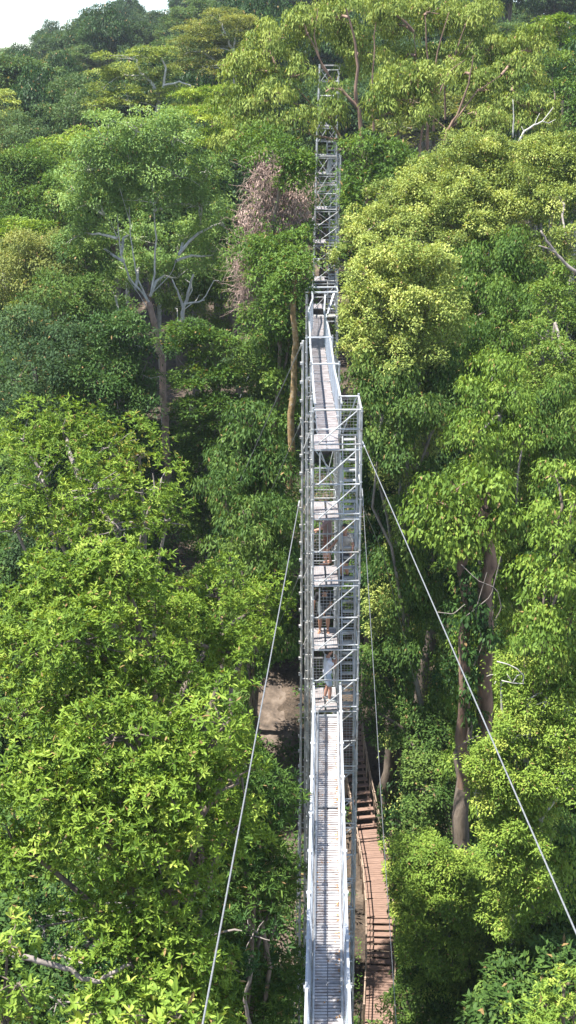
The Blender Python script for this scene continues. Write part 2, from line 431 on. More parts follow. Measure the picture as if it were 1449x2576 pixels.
def tree(name, label, cat, blobs, leaf, bark='brown', style='spray', L=.16, W=.075, cr=.55, dens=1.3, cover=1.0,
         base=None, tr=.15, skel=None, skelD=None, group=None, twigs=7, tintc=.45, lance=False, seed=None, limbs=True, flat=1.0, skirt=1.0, shrink=1.0, stembark=None):
    """blobs: (x, y, rx, ry, D) in picture units; skel: list of (polyline px, r0, r1[, D])"""
    rg = np.random.default_rng(seed if seed is not None else int(rng.integers(1 << 30)))
    bl = []
    for (x, y, rx, ry, D) in blobs:
        if shrink != 1.0: D = D + rg.uniform(-.7, .5); rx = rx * shrink; ry = ry * shrink
        c = P(x, y, D); k = mpp(c)
        bl.append((c, np.array([rx * k, (rx * .6 + ry * .4) * k * flat, ry * k * 1.03])))
    cen = np.mean([b[0] for b in bl], axis=0)
    if base is None:
        bx, by = cen[0], cen[1] + .4
        base = np.array([bx, by, float(ground(bx, by)) - .25])
    else:
        base = np.array([base[0], base[1], float(ground(base[0], base[1])) - .25])
    root = thing(name, label, cat, base, group)
    C, O, B = clumps_of(bl, cr, dens, rg); t_ = clumps_of.tone
    if skirt and not skel:
        # epicormic shoots and creepers along the stem below the crown
        lowz = min(b[0][2] - b[1][2] * .5 for b in bl); sk = []
        h = lowz - base[2]
        for s in np.arange(.25, 1.0, 1.3 / max(h, 2)):
            a = rg.uniform(0, 6.28); R_ = rg.uniform(.7, 1.25) * skirt
            sk.append((np.array([base[0] + (cen[0] - base[0]) * s + math.cos(a) * .5, base[1] + (cen[1] - base[1]) * s + math.sin(a) * .5 - .3, base[2] + h * s]), np.array([R_, R_, R_ * 1.1])))
        if sk:
            C2, O2, B2 = clumps_of(sk, cr, dens * .8, rg); t_ = np.concatenate([t_, clumps_of.tone]); C = np.concatenate([C, C2]); O = np.concatenate([O, O2]); B = np.concatenate([B, B2 + 1000])
    clumps_of.tone = t_
    me = leaf_mesh('crown', *pruned(leaves_of(C, O, cr, L, W, cover, style, rg, tintc)), LM[leaf], lance)
    link(bpy.data.objects.new('crown', me), root)
    mb = MB(); skp = []
    if skel:
        for si, s in enumerate(skel):
            pl, r0, r1 = s[0], s[1], s[2]
            D = s[3] if len(s) > 3 else skelD
            Ds = np.linspace(D, s[4], len(pl)) if len(s) > 4 else [D] * len(pl)
            pts = np.array([P(x, y, d) for (x, y), d in zip(pl, Ds)])
            # resample with a slight wobble
            q = []
            for i in range(len(pts) - 1):
                for k in range(3): q.append(pts[i] + (pts[i + 1] - pts[i]) * k / 3)
            q.append(pts[-1]); q = np.array(q); q[1:-1] += rg.normal(0, r0 * .25, q[1:-1].shape)
            if stembark and si == 0:
                m2 = MB(); m2.tube(q, np.linspace(r0, r1, len(q)), 10, caps=False); m2.build('stem', BK[stembark], root, True); skp.append(q)
            elif len(skp) and min(np.linalg.norm(np.concatenate(skp) - q[0], axis=1)) > .9:
                m2 = MB(); m2.tube(q, np.linspace(r0, r1, len(q)), 8, caps=False); m2.build('stem', BK[bark], root, True)
            else:
                mb.tube(q, np.linspace(r0, r1, len(q)), 8, caps=False); skp.append(q)
    if limbs:
        top = cen + np.array([0, 0, -.15 * np.mean([b[1][2] for b in bl])])
        if not skel:
            tp = limb(mb, base, top, tr, tr * .5, rg, 8, 9, .02)
        else:
            tp = None
        for bi, (c, r) in enumerate(bl):
            if bi < 900 and hidden(np.array([c]))[0]: continue
            if tp is not None:
                s = tp[rg.integers(5, 9)]
                limb(mb, s, c, tr * .45, tr * .2, rg, 6, 6, .07, .08)
            else:
                a_ = np.concatenate(skp); a_ = a_[np.argmin(np.linalg.norm(a_ - c, axis=1) + .6 * np.maximum(a_[:, 2] - c[2], 0))]
                limb(mb, a_, c, max(.035, tr * .3), tr * .15, rg, 6, 6, .07, .08)
            own = np.where(B == bi)[0]
            bad = hidden(C[own] - O[own] * cr * .45); own = own[~bad]
            for j in rg.permutation(own)[:twigs]:
                limb(mb, c + rg.normal(0, .08, 3) * r, C[j] - O[j] * cr * .45, max(.016, tr * .14), .008, rg, 5, 5, .09, .06)
    mb.build('trunk', BK[bark], root, True)
    return root

def copy_tree(src, loc, rotz, sc, label=None, group=None, name=None):
    r = src.copy(); COL.objects.link(r)
    r.location = [float(v) for v in loc]; r.rotation_euler = (0, 0, rotz); r.scale = (sc, sc, sc)
    if label: r['label'] = label
    if group: r['group'] = group
    for ch in src.children:
        c = ch.copy(); COL.objects.link(c); c.parent = r
    return r

def proto_tree(name, label, cat, H, R, leaf, bark, style, L, W, cr, dens, cover, tr, nb=6, seed=0, tintc=.45, group=None, flatz=.75, spreadz=.5):
    """a free-standing tree at the origin, H high, crown radius R, for the copies on the slopes"""
    rg = np.random.default_rng(seed)
    root = thing(name, label, cat, (0, 0, 0), group)
    bl = []
    for i in range(nb):
        a = i * 2.4 + rg.uniform(0, .8); q = R * .58 * math.sqrt((i + .3) / nb)
        br = R * rg.uniform(.38, .62)
        bl.append((np.array([q * math.cos(a), q * math.sin(a), H - br * flatz - spreadz * R * (q / R) - rg.uniform(0, .3) * R]), np.array([br, br, br * flatz])))
    C, O, B = clumps_of(bl, cr, dens, rg)
    me = leaf_mesh('crown', *leaves_of(C, O, cr, L, W, cover, style, rg, tintc), LM[leaf])
    link(bpy.data.objects.new('crown', me), root)
    mb = MB()
    tp = limb(mb, (0, 0, -.4), (rg.normal(0, .3), rg.normal(0, .3), H - R * .6), tr, tr * .5, rg, 8, 9, .015)
    for bi, (c, r) in enumerate(bl):
        limb(mb, tp[rg.integers(5, 9)], c, tr * .45, tr * .18, rg, 6, 6, .06, .08)
        for j in rg.permutation(np.where(B == bi)[0])[:6]:
            limb(mb, c, C[j] + O[j] * cr * .3, tr * .14, .012, rg, 4, 4, .08, .05)
    mb.build('trunk', BK[bark], root, True)
    return root
S = 1449 / 2304.0      # the photograph's own pixels -> picture units
def Q(x, y, D): return P(x * S, y * S, D)

# ------------------------------------------------------------------ the near scaffold tower
YF, YB = 31.6, 33.05
ZA = 40 - 9.6
def xat(px, z, D):
    """X of a vertical seen at px (photograph pixels) at height z"""
    y = proj((0, D, z))[1]
    return P(px * S, y, D)[0]
XL = np.mean([xat(1246, ZA, YF), xat(1256, ZA - 7, YF)])
XM = np.mean([xat(1357, ZA, YF), xat(1363, ZA - 7, YF)])
XR = np.mean([xat(1438, ZA, YF), xat(1435, ZA - 8, YF)])

def knob(mb, p, r=.045, h=.03):
    mb.tube([np.array(p) - (0, 0, h), np.array(p) + (0, 0, h)], r, 8)

def mesh_grid(mb, a, b, c, step=.09, w=.007):
    """wire grid over the parallelogram a, a+b, a+c"""
    a, b, c = (np.asarray(v, float) for v in (a, b, c))
    nb = max(2, int(np.linalg.norm(b) / step)); nc = max(2, int(np.linalg.norm(c) / step))
    for i in range(nb + 1): mb.bar(a + b * i / nb, a + b * i / nb + c, w)
    for i in range(nc + 1): mb.bar(a + c * i / nc, a + c * i / nc + b, w)

def planks(mb, x0, x1, y0, y1, z, n=2, th=.05, gap=.02):
    w = (x1 - x0) / n
    for i in range(n):
        mb.box(((x0 + w * (i + .5)), (y0 + y1) / 2, z), (w / 2 - gap / 2, (y1 - y0) / 2, th / 2))

def grooves(mb, x0, x1, y0, y1, z, n=10):
    for i in range(n):
        x = x0 + (x1 - x0) * (i + .5) / n
        for s in range(4):
            a = y0 + (y1 - y0) * (s + .08) / 4; b = y0 + (y1 - y0) * (s + .92) / 4
            mb.box((x, (a + b) / 2, z), (.011, (b - a) / 2, .002))

tw = thing('scaffold_tower', 'tall galvanised scaffold stair tower with people on its platforms behind the near walkway', 'scaffold tower', ((XL + XR) / 2, (YF + YB) / 2, ground(1.2, 32.3)))
def post(parent, x, y, z0, z1, mat=M_GALV, r=.03, step=.5):
    mb = MB(); mb.tube([(x, y, z0), (x, y, z1)], r, 10)
    z = z1 - .1
    while z > max(z0, z1 - 26):
        knob(mb, (x, y, z), r + .016, .012); z -= step
    mb.build('post', mat, parent, False)
gz0 = 1.6
tops = {(XL, YF): ZA + 1.18, (XR, YF): ZA + 1.18, (XM, YF): ZA - .3, (XL, YB): ZA + 1.15, (XR, YB): ZA + 1.2, (XM, YB): ZA + 1.15}
for (x, y), t in tops.items():
    post(tw, x, y, gz0 if x != XM or y == YB else ZA - 1.2, t)
post(tw, XR - .1, YF + .05, ZA - 9, ZA + 1.28, r=.026)
post(tw, XM - .02, YF + .12, ZA - 9.5, ZA - .12, r=.024)
# ledgers: a ring of four tubes at every level and half level
for k in range(0, 29):
    z = ZA - k + (0 if k else 0)
    mb = MB()
    def led(z, sides='fblr', r=.026):
        if 'f' in sides: mb.tube([(XL, YF, z), (XR, YF, z)], r, 8)
        if 'b' in sides: mb.tube([(XL, YB, z), (XR, YB, z)], r, 8)
        if 'l' in sides: mb.tube([(XL, YF, z), (XL, YB, z)], r, 8)
        if 'r' in sides: mb.tube([(XR, YF, z), (XR, YB, z)], r, 8)
    if k % 2 == 0:
        led(z); led(z + .16, 'f')
    else:
        led(z + .02, 'fblr')
    mb.build('ledger', M_GALV, tw)
mb = MB()
mb.tube([(XL, YF, ZA + 1.12), (XR, YF, ZA + 1.12)], .028, 8); mb.tube([(XR, YF, ZA + 1.12), (XR, YB, ZA + 1.12)], .028, 8)
mb.tube([(XM, YB, ZA + 1.12), (XR, YB, ZA + 1.12)], .028, 8); mb.tube([(XL, YF, ZA + .58), (XR, YF, ZA + .58)], .024, 8)
mb.build('guard_rail', M_GALV, tw)
# diagonals on the front, the back and the right side
for k in range(0, 24):
    z0 = ZA - k - 1 + .04; z1 = z0 + .94
    mb = MB(); mb.tube([(XL + .16, YF - .035, z0), (XR - .14, YF - .035, z1)], .019, 8); mb.build('brace', M_GALV, tw)
for k in range(0, 12):
    z0 = ZA - 2 * k - 2 + .05
    mb = MB(); mb.tube([(XL + .1, YB + .03, z0 + 1.85), (XM, YB + .03, z0 + .1)], .019, 8); mb.build('brace', M_GALV, tw)
    mb = MB(); mb.tube([(XR + .03, YF + .08, z0 + .1), (XR + .03, YB - .08, z0 + 1.85)], .019, 8); mb.build('brace', M_GALV, tw)
mb = MB(); mb.tube([(XL + .16, YF - .035, ZA + .2), (XR - .12, YF - .035, ZA + 1.1)], .02, 8); mb.build('brace', M_GALV, tw)
mb = MB(); mb.tube([(XM + .1, YB + .03, ZA + .05), (XR - .05, YB + .03, ZA + 1.1)], .02, 8); mb.build('brace', M_GALV, tw)
# platforms (left bay), stairs (right bay), mesh guards
for k in range(0, 13):
    z = ZA - 2 * k - .02
    mb = MB(); planks(mb, XL + .04, XM - .03, YF + .03, YB - .02, z, 2)
    pl = mb.build('platform', M_PLAT, tw)
    g = MB(); grooves(g, XL + .06, XM - .05, YF + .06, YB - .05, z + .027, 10); g.build('grooves', M_GROOVE, pl)
    if k < 4:
        st = MB()
        n = 8
        for i in range(n):
            s = (i + .7) / n
            yy = YF + .10 + (YB - YF - .2) * s; zz = z - 2 + 2 * s
            st.box(((XM + XR) / 2 + .02, yy, zz), ((XR - XM) / 2 - .1, .065, .018))
        for xx in (XM + .09, XR - .09):
            st.bar((xx, YF + .06, z - 2.0), (xx, YB - .1, z), .03, .12)
        st.build('stair_flight', M_GALV, tw)
for k in range(0, 6):
    z = ZA - 2 * k
    mb = MB(); mesh_grid(mb, (XM + .04, YB - .03, z - .9), (XR - XM - .08, 0, 0), (0, 0, 1.9 if k else 1.95)); mb.build('mesh_guard', M_GALV, tw)
    mb = MB(); mesh_grid(mb, (XL + .05, YB - .02, z - 1.9), (XM - XL - .3, 0, 0), (0, 0, .95)); mb.build('mesh_guard', M_GALV, tw)
mb = MB(); mesh_grid(mb, (XL + .20, YF + .02, ZA - 4.95), (.40, 0, 0), (0, 0, .80)); mb.build('mesh_guard', M_ALU, tw)
mb = MB(); mesh_grid(mb, (XR - .02, YF + .05, ZA - .05), (0, YB - YF - .1, 0), (0, 0, 1.1)); mb.build('mesh_guard', M_GALV, tw)
for k in (1, 3, 5):
    mb = MB(); mb.tube([(XL + .19, YF, ZA - k - .03), (XL + .19, YF, ZA - k + .93)], .022, 8); mb.build('gate_post', M_ALU, tw)
mb = MB()
for xx in (XL + .45, XL + .58, XL + .82): mb.tube([(xx, YB - .06, ZA - 3.6), (xx + .01, YB - .06, ZA - 2.2)], .014, 6)
mb.build('railing', M_GALV, tw)

# the raking mast of coupled tubes on the left of the tower
ms = thing('cable_mast', 'slim weathered mast of paired scaffold tubes standing against the stair tower', 'mast', (xat(1207, 10, 32.3), 32.3, float(ground(.4, 32.3))))
for px0, px1, top in ((1212, 1203, 1362), (1226, 1221, 1500)):
    a = Q(px0, top, 32.3); b = Q(px1, 2950, 32.3)
    b = a + (b - a) * ((a[2] - 1.6) / (a[2] - b[2]))
    mb = MB(); mb.tube([a, b], .036, 10)
    L = np.linalg.norm(b - a); d = (b - a) / L
    for i in range(int(L / .52)):
        p = a + d * (.1 + .52 * i)
        mb.box(p + np.array([-.035 if px0 < 1220 else .03, -.02, 0]), (.04, .04, .035))
    mb.build('post', M_GALVOLD, ms)
for i in range(27):
    mb = MB()
    z = ZA + .6 - i * 1.0 + (.12 if i % 3 else 0)
    x = xat(1206, z, 32.3)
    mb.tube([(x, 32.3, z), (XL, 32.25, z)], .019, 6)
    if i % 2: mb.tube([(x, 32.32, z - .2), (XL, 32.25, z - .2)], .019, 6)
    if i % 2 == 0: mb.tube([(x + .06, 32.25, z - .75), (XL - .02, 32.2, z - .15)], .015, 6)
    mb.build('rung', M_GALVOLD, ms)
mb = MB()
for dx in (.19, .25):
    mb.tube([(xat(1206, ZA, 32.3) + dx, 32.1, 4), (xat(1206, ZA, 32.3) + dx - .01, 32.1, ZA - .2 - dx * 3)], .021, 6)
mb.build('inner_post', M_GALVOLD, ms)

# trestles carrying the far walkway
def trestle(xl, xr, ytop, D, label, rightlen=None, bars=((0, 0),)):
    a = Q(xl, ytop, D); b = Q(xr, ytop, D)
    t = thing('trestle_frame', label, 'trestle', ((a[0] + b[0]) / 2, D, float(ground(a[0], D))), 'trestle frames carrying the far walkway')
    for x, L in ((a[0], 40), (b[0], rightlen or 40)):
        zz = max(float(ground(x, D)) - .2, a[2] - L)
        post(t, x, D, zz, a[2] + .08, r=.03)
    mb = MB(); mb.tube([(a[0], D, a[2]), (b[0], D, a[2])], .028, 8); mb.build('crossbar', M_ALU, t)
    zd = 40 - 9.7 - .14
    mb = MB(); mb.tube([(a[0], D, zd), (b[0], D, zd)], .03, 8); mb.tube([(a[0], D + .05, zd - 1.2), (b[0], D + .05, zd - 2.4)], .02, 8); mb.tube([(a[0], D, zd - 2.5), (b[0], D, zd - 2.5)], .026, 8)
    mb.build('bearer', M_GALV, t)
    return t
trestle(1243, 1357, 1456, 36.9, 'narrow steel trestle frame straddling the far walkway just behind the stair tower')
t3 = trestle(1226, 1330, 1350, 41.0, 'steel trestle frame under the middle of the far walkway, its crossbar hidden behind the deck', rightlen=1.1)

# landing frame where the far walkway ends
D2 = 51.0
a = Q(1226, 1168, D2); b = Q(1352, 1168, D2)
lf = thing('landing_frame', 'tall galvanised portal frame over the far end of the second walkway', 'landing frame', ((a[0] + b[0]) / 2, D2 + .6, float(ground(1.2, D2))))
for x in (a[0], b[0]):
    for y in (D2, D2 + 1.15):
        post(lf, x + (.06 if x == a[0] and y > D2 else 0), y, float(ground(x, y)) - .2, a[2] + .06, r=.034)
mb = MB()
mb.tube([(a[0], D2, a[2] - .02), (b[0], D2, a[2] - .02)], .036, 8); mb.tube([(a[0] + .05, D2 + 1.15, a[2]), (b[0], D2 + 1.15, a[2])], .036, 8)
for x in (a[0], b[0]): mb.tube([(x, D2, a[2]), (x, D2 + 1.15, a[2])], .03, 8)
mb.build('top_rail', M_ALU, lf)
zl = 40 - 9.72
mb = MB(); planks(mb, a[0] + .1, b[0] - .05, D2 + .62, D2 + 1.1, zl - .05, 3); mb.build('landing_deck', M_GALVOLD, lf)
mb = MB()
for zz in (zl - .12, zl - 1.2, zl - 3.2, zl - 5.2, zl - 8, zl - 11):
    mb.tube([(a[0], D2, zz), (b[0], D2, zz)], .028, 8); mb.tube([(a[0], D2 + 1.15, zz), (b[0], D2 + 1.15, zz)], .028, 8)
    mb.tube([(a[0], D2, zz), (a[0], D2 + 1.15, zz)], .026, 8); mb.tube([(b[0], D2, zz), (b[0], D2 + 1.15, zz)], .026, 8)
mb.build('ledger', M_GALV, lf)
for zz in (zl - 1.2, zl - 3.2, zl - 5.2):
    mb = MB(); mb.tube([(b[0] - .45, D2 - .02, zz - 1.9), (b[0] - .02, D2 - .02, zz)], .022, 8); mb.build('brace', M_GALV, lf)
xm2 = Q(1300, 1180, D2)[0]
mb = MB(); mb.tube([(xm2, D2 + .05, zl - .1), (xm2, D2 + .05, a[2])], .03, 8); mb.build('gate_post', M_ALU, lf)
mb = MB(); mesh_grid(mb, (xm2 + .05, D2 + 1.12, zl), (b[0] - xm2 - .1, 0, 0), (0, 0, 1.0), .1, .01); mb.build('mesh_guard', M_GALV, lf)
mb = MB(); mb.bar((xm2 + .08, D2 + .3, zl), (b[0] - .1, D2 + .9, zl + 1.0), .08, .05); mb.build('stair_stringer', M_ALU, lf)
mb = MB()
p0 = Q(1254, 1189, D2); p1 = Q(1256, 1262, D2)
mb.build('gusset', M_GALV, lf) if False else None

# ------------------------------------------------------------------ the far stair tower
D3 = 74.0
t3l = [(1281, 258), (1269, 566), (1262, 838), (1254, 1124), (1250, 1300)]
t3r = [(1358, 258), (1347, 566), (1345, 1300)]
t3o = [(1363, 622), (1356, 838), (1350, 1124), (1346, 1300)]
bx = Q(1300, 1300, D3)
ft = thing('scaffold_tower', 'far galvanised scaffold tower rising among the crowns behind the second walkway, part hidden by branches', 'scaffold tower', (bx[0], D3 + .7, float(ground(bx[0], D3))))
def pline(pl, D):
    return [Q(x, y, D) for x, y in pl]
def ip(pl, y): return float(np.interp(y, [p[1] for p in pl], [p[0] for p in pl]))
for pl in (t3l, t3r, t3o):
    for dy in (0, 1.5):
        pts = np.array(pline(pl, D3)) + (0, dy, 0)
        e = pts[-1].copy(); e[2] = float(ground(e[0], e[1])) - .2; pts = np.vstack([pts, e])
        mb = MB(); mb.tube(pts, .042, 8)
        for i in range(len(pts) - 1):
            m = int(np.linalg.norm(pts[i + 1] - pts[i]) / .5)
            for j in range(m): knob(mb, pts[i] + (pts[i + 1] - pts[i]) * j / m, .06, .02)
        mb.build('post', M_GALV, ft)
ys3 = [262, 280, 326, 384, 440, 506, 515, 566, 625, 633, 697, 706, 741, 775, 838, 847, 909, 973, 984, 1050, 1124, 1136, 1189, 1235]
for i, y in enumerate(ys3):
    xr = ip(t3o, y) if y >= 622 else ip(t3r, y)
    p = Q(ip(t3l, y), y, D3); q = Q(xr, y, D3)
    mb = MB()
    for dy in (0, 1.5):
        mb.tube([p + (0, dy, 0), q + (0, dy, 0)], .032, 6)
    mb.tube([p, p + (0, 1.5, 0)], .03, 6); mb.tube([q, q + (0, 1.5, 0)], .03, 6)
    mb.build('ledger', M_GALV, ft)
for y0, y1 in ((280, 326), (384, 440), (440, 506), (515, 566), (633, 697), (706, 775), (775, 838), (847, 909), (909, 973), (984, 1050), (1050, 1124), (1136, 1235)):
    xl = ip(t3l, y0) + 3; xr = (ip(t3o, y0) if y0 >= 622 else ip(t3r, y0)) - 3; xm = (xl + xr) / 2 + (4 if y0 > 840 else -2)
    mb = MB(); mb.tube([Q(xl, y1, D3 - .03), Q(xr if y0 > 840 else xm, y0, D3 - .03)], .024, 6); mb.build('brace', M_GALV, ft)
    mb = MB(); mb.tube([Q(xl, y0, D3 + 1.5), Q(xr if y0 > 840 else xm, y1, D3 + 1.5)], .024, 6); mb.build('brace', M_GALV, ft)
    if 500 < y0 < 800:
        mb = MB(); mb.tube([Q(xm, y0, D3), Q(xr, y1, D3)], .024, 6); mb.tube([Q(xm, y1, D3), Q(xr, y0, D3)], .024, 6); mb.build('brace', M_GALV, ft)
for y in (384, 506, 697, 838, 973, 1124, 1235):
    p = Q(ip(t3l, y) + 3, y, D3); q = Q(ip(t3l, y) + 46, y, D3)
    mb = MB(); planks(mb, p[0], q[0], D3 + .05, D3 + 1.45, p[2] - .03, 2); mb.build('platform', M_PLAT, ft)
for y0, y1 in ((566, 625), (633, 697), (706, 838), (847, 973), (984, 1124), (1136, 1250)):
    x = (ip(t3o, y0) if y0 >= 622 else ip(t3r, y0))
    p = Q(x - 38, y1, D3); q = Q(x - 8, y0, D3)
    mb = MB()
    n = max(4, int((q[2] - p[2]) / .22))
    for i in range(n):
        s = (i + .5) / n
        mb.box(((p[0] + q[0]) / 2, D3 + .1 + 1.25 * s, p[2] + (q[2] - p[2]) * s), ((q[0] - p[0]) / 2, .09, .03))
    for xx in (p[0], q[0]): mb.bar((xx, D3 + .1, p[2]), (xx, D3 + 1.35, q[2]), .035, .15)
    mb.tube([(p[0], D3 + .05, p[2]), (p[0], D3 + .05, q[2])], .03, 6)
    mb.build('stair_flight', M_GALV, ft)
p = Q(1312, 700, D3 + .2); q = Q(1322, 640, D3 + .2)
mb = MB(); mb.bar(p, q, .28, .04); mb.build('stair_panel', M_ALU, ft)

# ------------------------------------------------------------------ the near walkway
def net(mb, ysamp, bot, top, sy=.05, sz=.06, w=.0075):
    yy = np.arange(ysamp[0], ysamp[-1], sy)
    B_ = np.stack([np.interp(yy, ysamp, bot[:, i]) for i in range(3)], 1); T_ = np.stack([np.interp(yy, ysamp, top[:, i]) for i in range(3)], 1)
    for b, t in zip(B_, T_): mb.bar(b, t, w)
    n = int(1.0 / sz)
    for k in range(1, n):
        s = k / n; q = bot * (1 - s) + top * s
        for i in range(0, len(q) - 1, 1): mb.bar(q[i], q[i + 1], w)
# deck edges measured along the deck, level 17.6 m under the eye with a slight sag
NB, NE = 12.0, 31.55
def hdeck(y): return 17.62 + 0.75 * 4 * ((y - 8) / 24) * (1 - (y - 8) / 24) * .9
def deckpt(px, py, hoff=0.0):
    D = 25.0
    for _ in range(12):
        d = FWD * FD + RGT * (px * S - CX) + UPV * (CY - py * S)
        D = (hdeck(D) - hoff) * d[1] / (-d[2])
    return P(px * S, py * S, D)
def lin(p, q):
    """line through two deck points as x(y)"""
    return lambda y: p[0] + (q[0] - p[0]) * (y - p[1]) / (q[1] - p[1])
eL = lin(deckpt(1248, 4090), deckpt(1267, 3000)); eR = lin(deckpt(1373, 4090), deckpt(1356, 3000))
rL = lin(deckpt(1222, 4090, 1.0), deckpt(1250, 2960, 1.0)); rR = lin(deckpt(1400, 4090, 1.0), deckpt(1367, 2960, 1.0))
nw = thing('walkway_bridge', 'near aluminium walkway with ribbed deck and grey side nets leading straight to the stair tower', 'walkway', ((eL(20) + eR(20)) / 2, 20, 40 - hdeck(20)))
edges = [12.0, 15.1, 18.1, 21.05, 24.0, 27.3, 29.6, 31.5]
for a, b in zip(edges[:-1], edges[1:]):
    mb = MB(); gb = MB()
    y = a + .05
    while y < b - .04:
        z = 40 - hdeck(y)
        x0, x1 = eL(y), eR(y); xm = (x0 + x1) / 2
        # two ribbed planks side by side: raised ribs over a lower web
        for u0, u1 in ((x0, xm - .010), (xm + .010, x1)):
            mb.box(((u0 + u1) / 2, y, z + rng.normal(0, .0015)), ((u1 - u0) / 2, .029, .016))
            mb.box(((u0 + u1) / 2, y + .045, z - .022), ((u1 - u0) / 2 - .002, .014, .006))
        y += .092
    for x in (eL, eR):
        mb.bar((x(a), a + .01, 40 - hdeck(a) - .02), (x(b), b - .01, 40 - hdeck(b) - .02), .05, .11)
    ym = (a + b) / 2
    dp = mb.build('deck_panel', M_DECK, nw)
    gb.bar(((eL(a) + eR(a)) / 2, a + .01, 40 - hdeck(a) - .045), ((eL(b) + eR(b)) / 2, b - .01, 40 - hdeck(b) - .045), .06, .03)
    gb.box(((eL(a) + eR(a)) / 2, a, 40 - hdeck(a) + .02), ((eR(a) - eL(a)) / 2, .035, .012))
    gb.build('web', M_GROOVE, dp)
for sgn, e, r in ((-1, eL, rL), (1, eR, rR)):
    ysamp = np.linspace(NB, NE, 40)
    top = np.array([(r(y), y, 40 - hdeck(y) + 1.0) for y in ysamp]); bot = np.array([(e(y) + sgn * .035, y, 40 - hdeck(y) + .03) for y in ysamp])
    mb = MB()
    for i in range(0, 39): mb.bar(top[i], top[i + 1], .055, .05)
    mb.build('handrail', M_ALU, nw)
    for off, nm in ((0, 'side_net'),):
        mb = MB()
        net(mb, ysamp, bot, top - (0, 0, .03)); mb.build(nm, M_PANEL, nw)
    for k, yy in enumerate(np.arange(NB + .4, NE, 1.48)):
        t = np.array((r(yy), yy, 40 - hdeck(yy) + .98)); bb = np.array((e(yy) + sgn * .02, yy, 40 - hdeck(yy) - .04))
        mb = MB(); mb.bar(bb, t, .028, .028); mb.box(t, (.055, .05, .04)); mb.box(bb, (.05, .05, .06))
        mb.build('stanchion', M_ALU, nw)
    mb = MB()
    mb.tube([(e(y) - sgn * .02, y, 40 - hdeck(y) + .07) for y in ysamp], .026, 8)
    mb.build('toe_rail', M_ALU, nw)
# end frame of the walkway on the tower
mb = MB()
mb.box(((eL(31.4) + eR(31.4)) / 2, 31.42, 40 - hdeck(31.4) + .03), ((eR(31.4) - eL(31.4)) / 2, .05, .035))
mb.build('threshold', M_ALU, nw)
for e, sgn in ((rL, -1), (rR, 1)):
    mb = MB(); mb.tube([(e(31.4), 31.45, 40 - hdeck(31.4) - .1), (e(31.4), 31.45, 40 - hdeck(31.4) + 1.1)], .03, 8); mb.build('end_post', M_ALU, nw)
# dry leaves blown along the right of the deck
N = 260
yy = 13 + 17.5 * rng.random(N) ** 1.0
xx = np.where(rng.random(N) < .72, np.array([eR(y) for y in yy]) - np.abs(rng.normal(0, .07, N)) - .02, np.array([eL(y) for y in yy]) + np.abs(rng.normal(0, .16, N)) + .02)
zz = 40 - np.array([hdeck(y) for y in yy]) + .03
base = np.stack([xx, yy, zz], 1)
me = leaf_mesh('fallen_leaves', base, np.stack([rng.normal(size=N), rng.normal(size=N), rng.normal(0, .1, N)], 1), np.stack([rng.normal(0, .25, N), rng.normal(0, .25, N), np.ones(N)], 1), rng.uniform(.03, .085, N), rng.uniform(.018, .045, N), rng.random(N), M_LITTER)
o = bpy.data.objects.new('fallen_leaves', me); COL.objects.link(o)
o['kind'] = 'stuff'; o['label'] = 'dry orange leaves scattered along the edges of the near walkway deck'

# ------------------------------------------------------------------ the far walkway
HW = 9.72
fl = [(1250, 1250), (1254, 1300), (1247, 1332), (1242, 1351), (1248, 1450), (1259, 1574), (1267, 1697)]
fr = [(1296, 1250), (1296, 1300), (1293, 1344), (1306, 1438), (1323, 1547), (1353, 1697)]
tl = [(1254, 1186), (1233, 1242), (1238, 1300), (1242, 1400), (1247, 1453), (1254, 1560), (1262, 1640)]
tr_ = [(1301, 1180), (1296, 1250), (1311, 1300), (1319, 1344), (1334, 1450), (1348, 1556), (1352, 1650)]
def onplane(pl, h): return np.array([PZ(x * S, y * S, 40 - h) for x, y in pl])
ys = np.linspace(33.1, 51.6, 75)
def xs_of(pl, h):
    q = onplane(pl, h); q = q[np.argsort(q[:, 1])]
    x = np.interp(ys, q[:, 1], q[:, 0])
    for _ in range(6): x[1:-1] = (x[:-2] + 2 * x[1:-1] + x[2:]) / 4
    return x
XLf, XRf = xs_of(fl, HW), xs_of(fr, HW)
TLf, TRf = xs_of(tl, HW - 1.0), xs_of(tr_, HW - 1.0)
TRf = np.maximum(TRf, XRf + .02); TLf = np.minimum(TLf, XLf - .03)
fw = thing('walkway_bridge', 'second aluminium walkway curving away behind the stair tower towards the far portal frame', 'walkway', (float(XLf[30]) + .3, float(ys[30]), 40 - HW))
